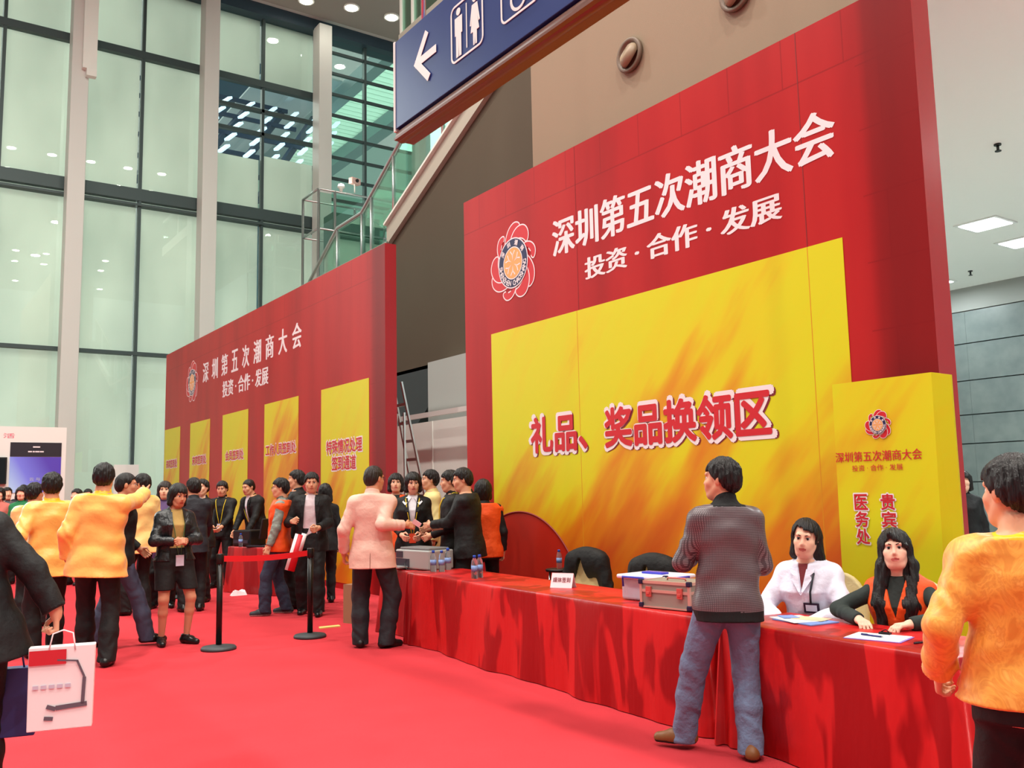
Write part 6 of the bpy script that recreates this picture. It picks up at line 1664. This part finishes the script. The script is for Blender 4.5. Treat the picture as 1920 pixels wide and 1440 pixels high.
# ------------------------------------------------------------------ around the belt posts
r = person('person in orange vest and grey-green sleeves with glasses, facing left at the desk', 4.42, 11.83, 152)
p = Pose(1.79, yaw=6, pitch=-4, lh=(-0.26, 0.10, 0.86), rh=(0.26, 0.14, 0.88), lean=-3, lf=(-0.11, 0.16, 5), rf=(0.12, -0.10, -10))
build_body(r, p, S1, 0.0065); hair(r, p, 'short', 0.0055)
jacket(r, p, M_greysleeve, 0.008, name='pullover', hem=-0.08, grow=0.014, flare=0, sleeve=0.062, cuff=0.046, wr=0.007, collar='stand')
jacket(r, p, M_orange, 0.008, name='vest', hem=-0.12, grow=0.034, flare=0.04, sleeves=False, wr=0.006, collar='stand', shoulder=0.014)
trousers(r, p, M_denimd, 0.008, r2=0.075); shoes(r, p, M_sneaker, 0.007, M_sole); glasses(r, p)

r = person('person in open dark suit and pale shirt facing the camera behind the right belt post', 4.74, 11.50, 238)
p = Pose(1.86, yaw=10, pitch=-8, rh=(0.20, 0.26, 1.22), lh=(-0.14, 0.30, 1.13), lf=(-0.12, 0.14, 5), rf=(0.12, -0.12, -5), curl=1.0)
build_body(r, p, S1, 0.0065); hair(r, p, 'short', 0.0055)
jacket(r, p, M_suit, 0.008, name='suit_jacket', hem=-0.15, grow=0.024, flare=0.08, sleeve=0.064, cuff=0.052, collar='lapel', front=(0.11, 0.055, -0.2, 0.56))
shirt(r, p, M_shirtp, 0.009, hem=-0.09, grow=0.014); trousers(r, p, M_blacktr, 0.008, r2=0.075); shoes(r, p, M_shoeb)
rp = empty('paper_roll', (4.38, 11.30, 0.60), 0, 'rolled red and white paper held upright at the dark suit beside the belt', 'paper roll')
ax = Vector((0.12, -0.05, 0.45))
MB().tube([(0, 0, 0), tuple(ax)], 0.05, 16).build('roll', mat('roll_red', (206, 30, 44), 0.5), rp)
MB().tube([tuple(ax * 0.02 + Vector((-0.035, 0.02, 0.0))), tuple(ax * 1.02 + Vector((-0.035, 0.02, 0.0)))], 0.038, 14).build('edge', M_paper, rp)
MB().tube([tuple(ax * 0.55 + Vector((0.03, -0.025, 0))), tuple(ax * 1.03 + Vector((0.03, -0.025, 0)))], 0.034, 14).build('white_band', M_paper, rp)

r = person('tall person in black suit turned left before the fourth yellow panel', 4.86, 12.32, 150)
p = Pose(1.92); std(r, p, S1, 'short', M_shirtw, M_suit, M_blacktr, name='suit_jacket', collar='lapel', front=(0.02, 0.05, 0.2, 0.56), grow=0.022)
r = person('person in black suit with long dark hair, back turned, behind the dark suited man', 5.36, 12.5, 72)
p = Pose(1.72, True, rf=(0.1, 0.1, 0)); std(r, p, S2, 'back', None, M_suit, M_blacktr, name='blazer', collar='lapel', grow=0.02)

# ------------------------------------------------------------------ behind the registration desks
r = person('person in black pullover with yellow lanyard behind the yellow jug', 4.96, 16.02, 235)
p = Pose(1.84, pitch=-12, rh=(0.06, 0.34, 1.05), lh=(-0.1, 0.34, 1.05)); std(r, p, S1, 'short', None, M_suit, M_blacktr, collar='stand', hem=-0.1, grow=0.016)
lanyard(r, p, M_lanyel, 0.022, M_badgew, 0.12)
r = person('person in black suit leaning over the nearer registration desk, looking down left', 5.44, 15.62, 200)
p = Pose(1.88, lean=14, pitch=-14, rh=(0.16, 0.36, 0.95), lh=(-0.2, 0.36, 0.95), wide=1.08); std(r, p, S1, 'crop', M_shirtw, M_suit, M_blacktr, name='suit_jacket', collar='lapel', front=(0.03, 0.05, 0.1, 0.56), grow=0.026)
lanyard(r, p, M_lanyel, 0.02, None, 0.15)
r = person('person in charcoal suit with white collar, back turned, left of the registration desks', 3.62, 13.0, 78)
p = Pose(1.83, yaw=22, rh=(0.2, 0.3, 1.0)); std(r, p, S1, 'short', M_shirtw, M_suitgrey, M_blacktr, name='suit_jacket', collar='lapel', grow=0.022)
r = person('person in black suit and white shirt facing left before the second yellow panel', 4.06, 14.10, 212)
p = Pose(1.84, True, yaw=12, rh=(0.08, 0.3, 1.0), lh=(-0.1, 0.3, 1.0)); std(r, p, S2, 'short', M_shirtw, M_suit, M_blacktr, name='blazer', collar='lapel', front=(0.03, 0.06, 0.1, 0.56), grow=0.02)

# ------------------------------------------------------------------ the woman in the leather jacket
r = person('person in black leather jacket, tan top and black shorts, hands clasped, on the carpet', 2.67, 10.28, 272)
p = Pose(1.71, True, yaw=14, pitch=-14, tilt=-4, rh=(0.05, 0.24, 1.09), lh=(-0.03, 0.245, 1.09), relb=(0.9, -0.5, -0.3), lelb=(-0.9, -0.5, -0.3), rf=(0.12, 0.02, -10), lf=(-0.13, 0.06, 25), wide=1.08, curl=1.1, rdir=(-0.8, 0.5, 0.1), ldir=(0.8, 0.5, 0.0))
build_body(r, p, (196, 138, 108), 0.006); hair(r, p, 'bob', 0.005)
shirt(r, p, M_tan, 0.008, hem=-0.06, grow=0.014, collar=False)
jacket(r, p, M_leather, 0.007, name='leather_jacket', hem=-0.02, grow=0.030, flare=0.06, sleeve=0.066, cuff=0.05, wr=0.006, collar='lapel', front=(0.09, 0.06, -0.1, 0.56))
skirt(r, p, M_blacktr, 0.008, 0.58, name='shorts'); shoes(r, p, M_shoeb, 0.007)
lanyard(r, p, M_langrn, 0.024, M_badgew, 0.04, -0.02, 0.004)
r = person('person with brown hair and purple coat standing just behind the leather jacket', 3.42, 13.75, 250)
p = Pose(1.80, True); std(r, p, S2, 'bob', None, M_purple, M_blacktr, hm=M_hairbrown, name='coat', collar='lapel', hem=-0.35, grow=0.024)

# ------------------------------------------------------------------ the yellow jackets on the left
def silk(label, x, y, hd, pose, tr=None, m=None, h=0.008, fine=False, point=None, hs='short', **jk):
    r = person(label, x, y, hd); p = pose(r)
    build_body(r, p, S3, 0.0065, fine, point); hair(r, p, hs, 0.0055)
    jacket(r, p, m or M_silk, h, hem=-0.17, grow=0.032, flare=0.12, sleeve=0.072, cuff=0.064, wr=0.008, collar='stand', collar_m=M_silkcollar, shoulder=0.012, **jk)
    trousers(r, p, tr or M_blacktr, h, r2=0.075); shoes(r, p, M_shoeb)
    return r, p
silk('person in yellow silk jacket pointing to the right with an outstretched arm', 1.76, 9.52, 74, lambda r: Pose(1.91, yaw=-8, rh=toloc(r, (2.36, 10.03, 1.645)), relb=(0.2, -0.3, -1), lh=(-0.27, 0.08, 1.0), side=3, twist=-12, lf=(-0.10, 0.16, 0), rf=(0.12, -0.14, -10), wide=1.04), point=1)
silk('person in yellow silk jacket at the left shoulder of the pointing man', 1.46, 10.35, 92, lambda r: Pose(1.84, yaw=-10, rh=(0.28, 0.1, 0.95), lh=(-0.3, 0.0, 0.98), rf=(0.1, 0.14, 0)), m=M_silk)
silk('person in yellow silk jacket further back, partly behind two others in yellow', 1.62, 12.9, 60, lambda r: Pose(1.78, yaw=-20), m=M_silk2)
silk('person in pale yellow jacket beside the woman in the leather jacket, back turned', 2.98, 13.18, 120, lambda r: Pose(1.90, yaw=20, lf=(-0.14, 0.1, 20)), m=M_silk2)

r = person('person in black jacket and blue-grey trousers walking right behind the pointing man', 2.16, 10.52, -4)
p = Pose(1.84, yaw=-6, pitch=-4, rh=(0.27, -0.06, 0.94), lh=(-0.27, 0.24, 1.0), rf=(0.1, 0.30, -4), lf=(-0.1, -0.22, 0), lean=3, wide=1.05)
build_body(r, p, S3, 0.0065); hair(r, p, 'crop', 0.0055)
jacket(r, p, M_suit, 0.008, hem=-0.12, grow=0.028, flare=0.05, collar='lapel', sleeve=0.066); trousers(r, p, M_bluetr, 0.008, r2=0.076); shoes(r, p, M_shoeb); glasses(r, p)

# ------------------------------------------------------------------ the man in the black suit, cut by the left edge
r = person('person in black suit cut by the left picture edge, carrying white and blue bags', 0.40, 5.30, 92)
p = Pose(1.76, side=-11, yaw=12, lean=4, rh=toloc(r, (0.792, 5.16, 0.955)), relb=(0.9, -0.6, -0.2), rdir=(0.05, 0.0, -1), lh=(-0.3, 0.1, 0.9), rf=(0.12, 0.16, 0), lf=(-0.12, -0.14, 8), wide=1.14, deep=1.1, curl=1.25)
build_body(r, p, S1, 0.006, curlR=1.3); hair(r, p, 'short', 0.006)
jacket(r, p, M_suit, 0.008, name='suit_jacket', hem=-0.19, grow=0.03, flare=0.10, sleeve=0.070, cuff=0.058, collar='lapel'); trousers(r, p, M_blacktr, 0.008, r2=0.08); shoes(r, p, M_shoeb)

# ------------------------------------------------------------------ people far off
def far(label, x, y, hd, ht, hs, top, tr, female=True, extra=None, **k):
    r = person(label, x, y, hd, None); p = Pose(ht, female, **k)
    build_body(r, p, S2, 0.011, False); hair(r, p, hs, 0.011); jacket(r, p, top, 0.013, grow=0.022, hem=-0.14, collar='lapel'); trousers(r, p, tr, 0.013); shoes(r, p, M_shoeb, 0.011)
    return r, p
M_grey = cloth('grey_coat', (92, 90, 96), 0.8); M_coral = cloth('coral_coat', (196, 110, 100), 0.8)
far('person in coral coat at the left picture edge among the far crowd', 2.02, 21.0, 250, 1.84, 'bob', M_coral, M_blacktr)
far('person in dark coat in the far crowd beside the booth, second from the left edge', 2.22, 21.7, 280, 1.85, 'short', M_grey, M_blacktr, False)
r, p = far('person in green sweater holding a white bag in front of the violet screen', 2.26, 19.7, 250, 1.84, 'bob', M_green, M_blacktr, rh=(0.1, 0.26, 1.1), lh=(-0.1, 0.26, 1.1))
b = empty('carrier_bag', (2.22, 19.40, 0.78), math.radians(10), 'white bag held by the far woman in the green sweater', 'bag')
MB().box((-0.15, -0.05, 0), (0.15, 0.05, 0.30)).build('bag', M_bag, b, 0.01); MB().tube([(-0.06, 0, 0.29), (-0.03, 0, 0.38), (0.03, 0, 0.38), (0.06, 0, 0.29)], 0.006, 6).build('handle', M_bag, b)
far('person with grey-black hair in dark suit just behind the green sweater', 2.58, 22.2, 260, 1.92, 'crop', M_suitnavy, M_blacktr, False)
far('person with long black hair and black top right of the green sweater', 2.55, 20.4, 200, 1.85, 'back', M_suit, M_purple)
far('person with short black hair in front of the booth, right of the violet screen', 3.62, 20.8, 255, 1.78, 'short', M_suitnavy, M_blacktr, False)
far('person in black suit seen between the two leading yellow jackets', 3.05, 18.6, 220, 1.76, 'short', M_suit, M_blacktr, False)
far('person with dark hair at the grey wall seen left of the gold jacket', 10.5, 5.80, 215, 1.68, 'bob', M_suit, M_blacktr)
far('person in red jacket at the right picture edge behind the gold jacket', 8.25, 3.98, 120, 1.60, 'short', M_red_jacket, M_blacktr, False)
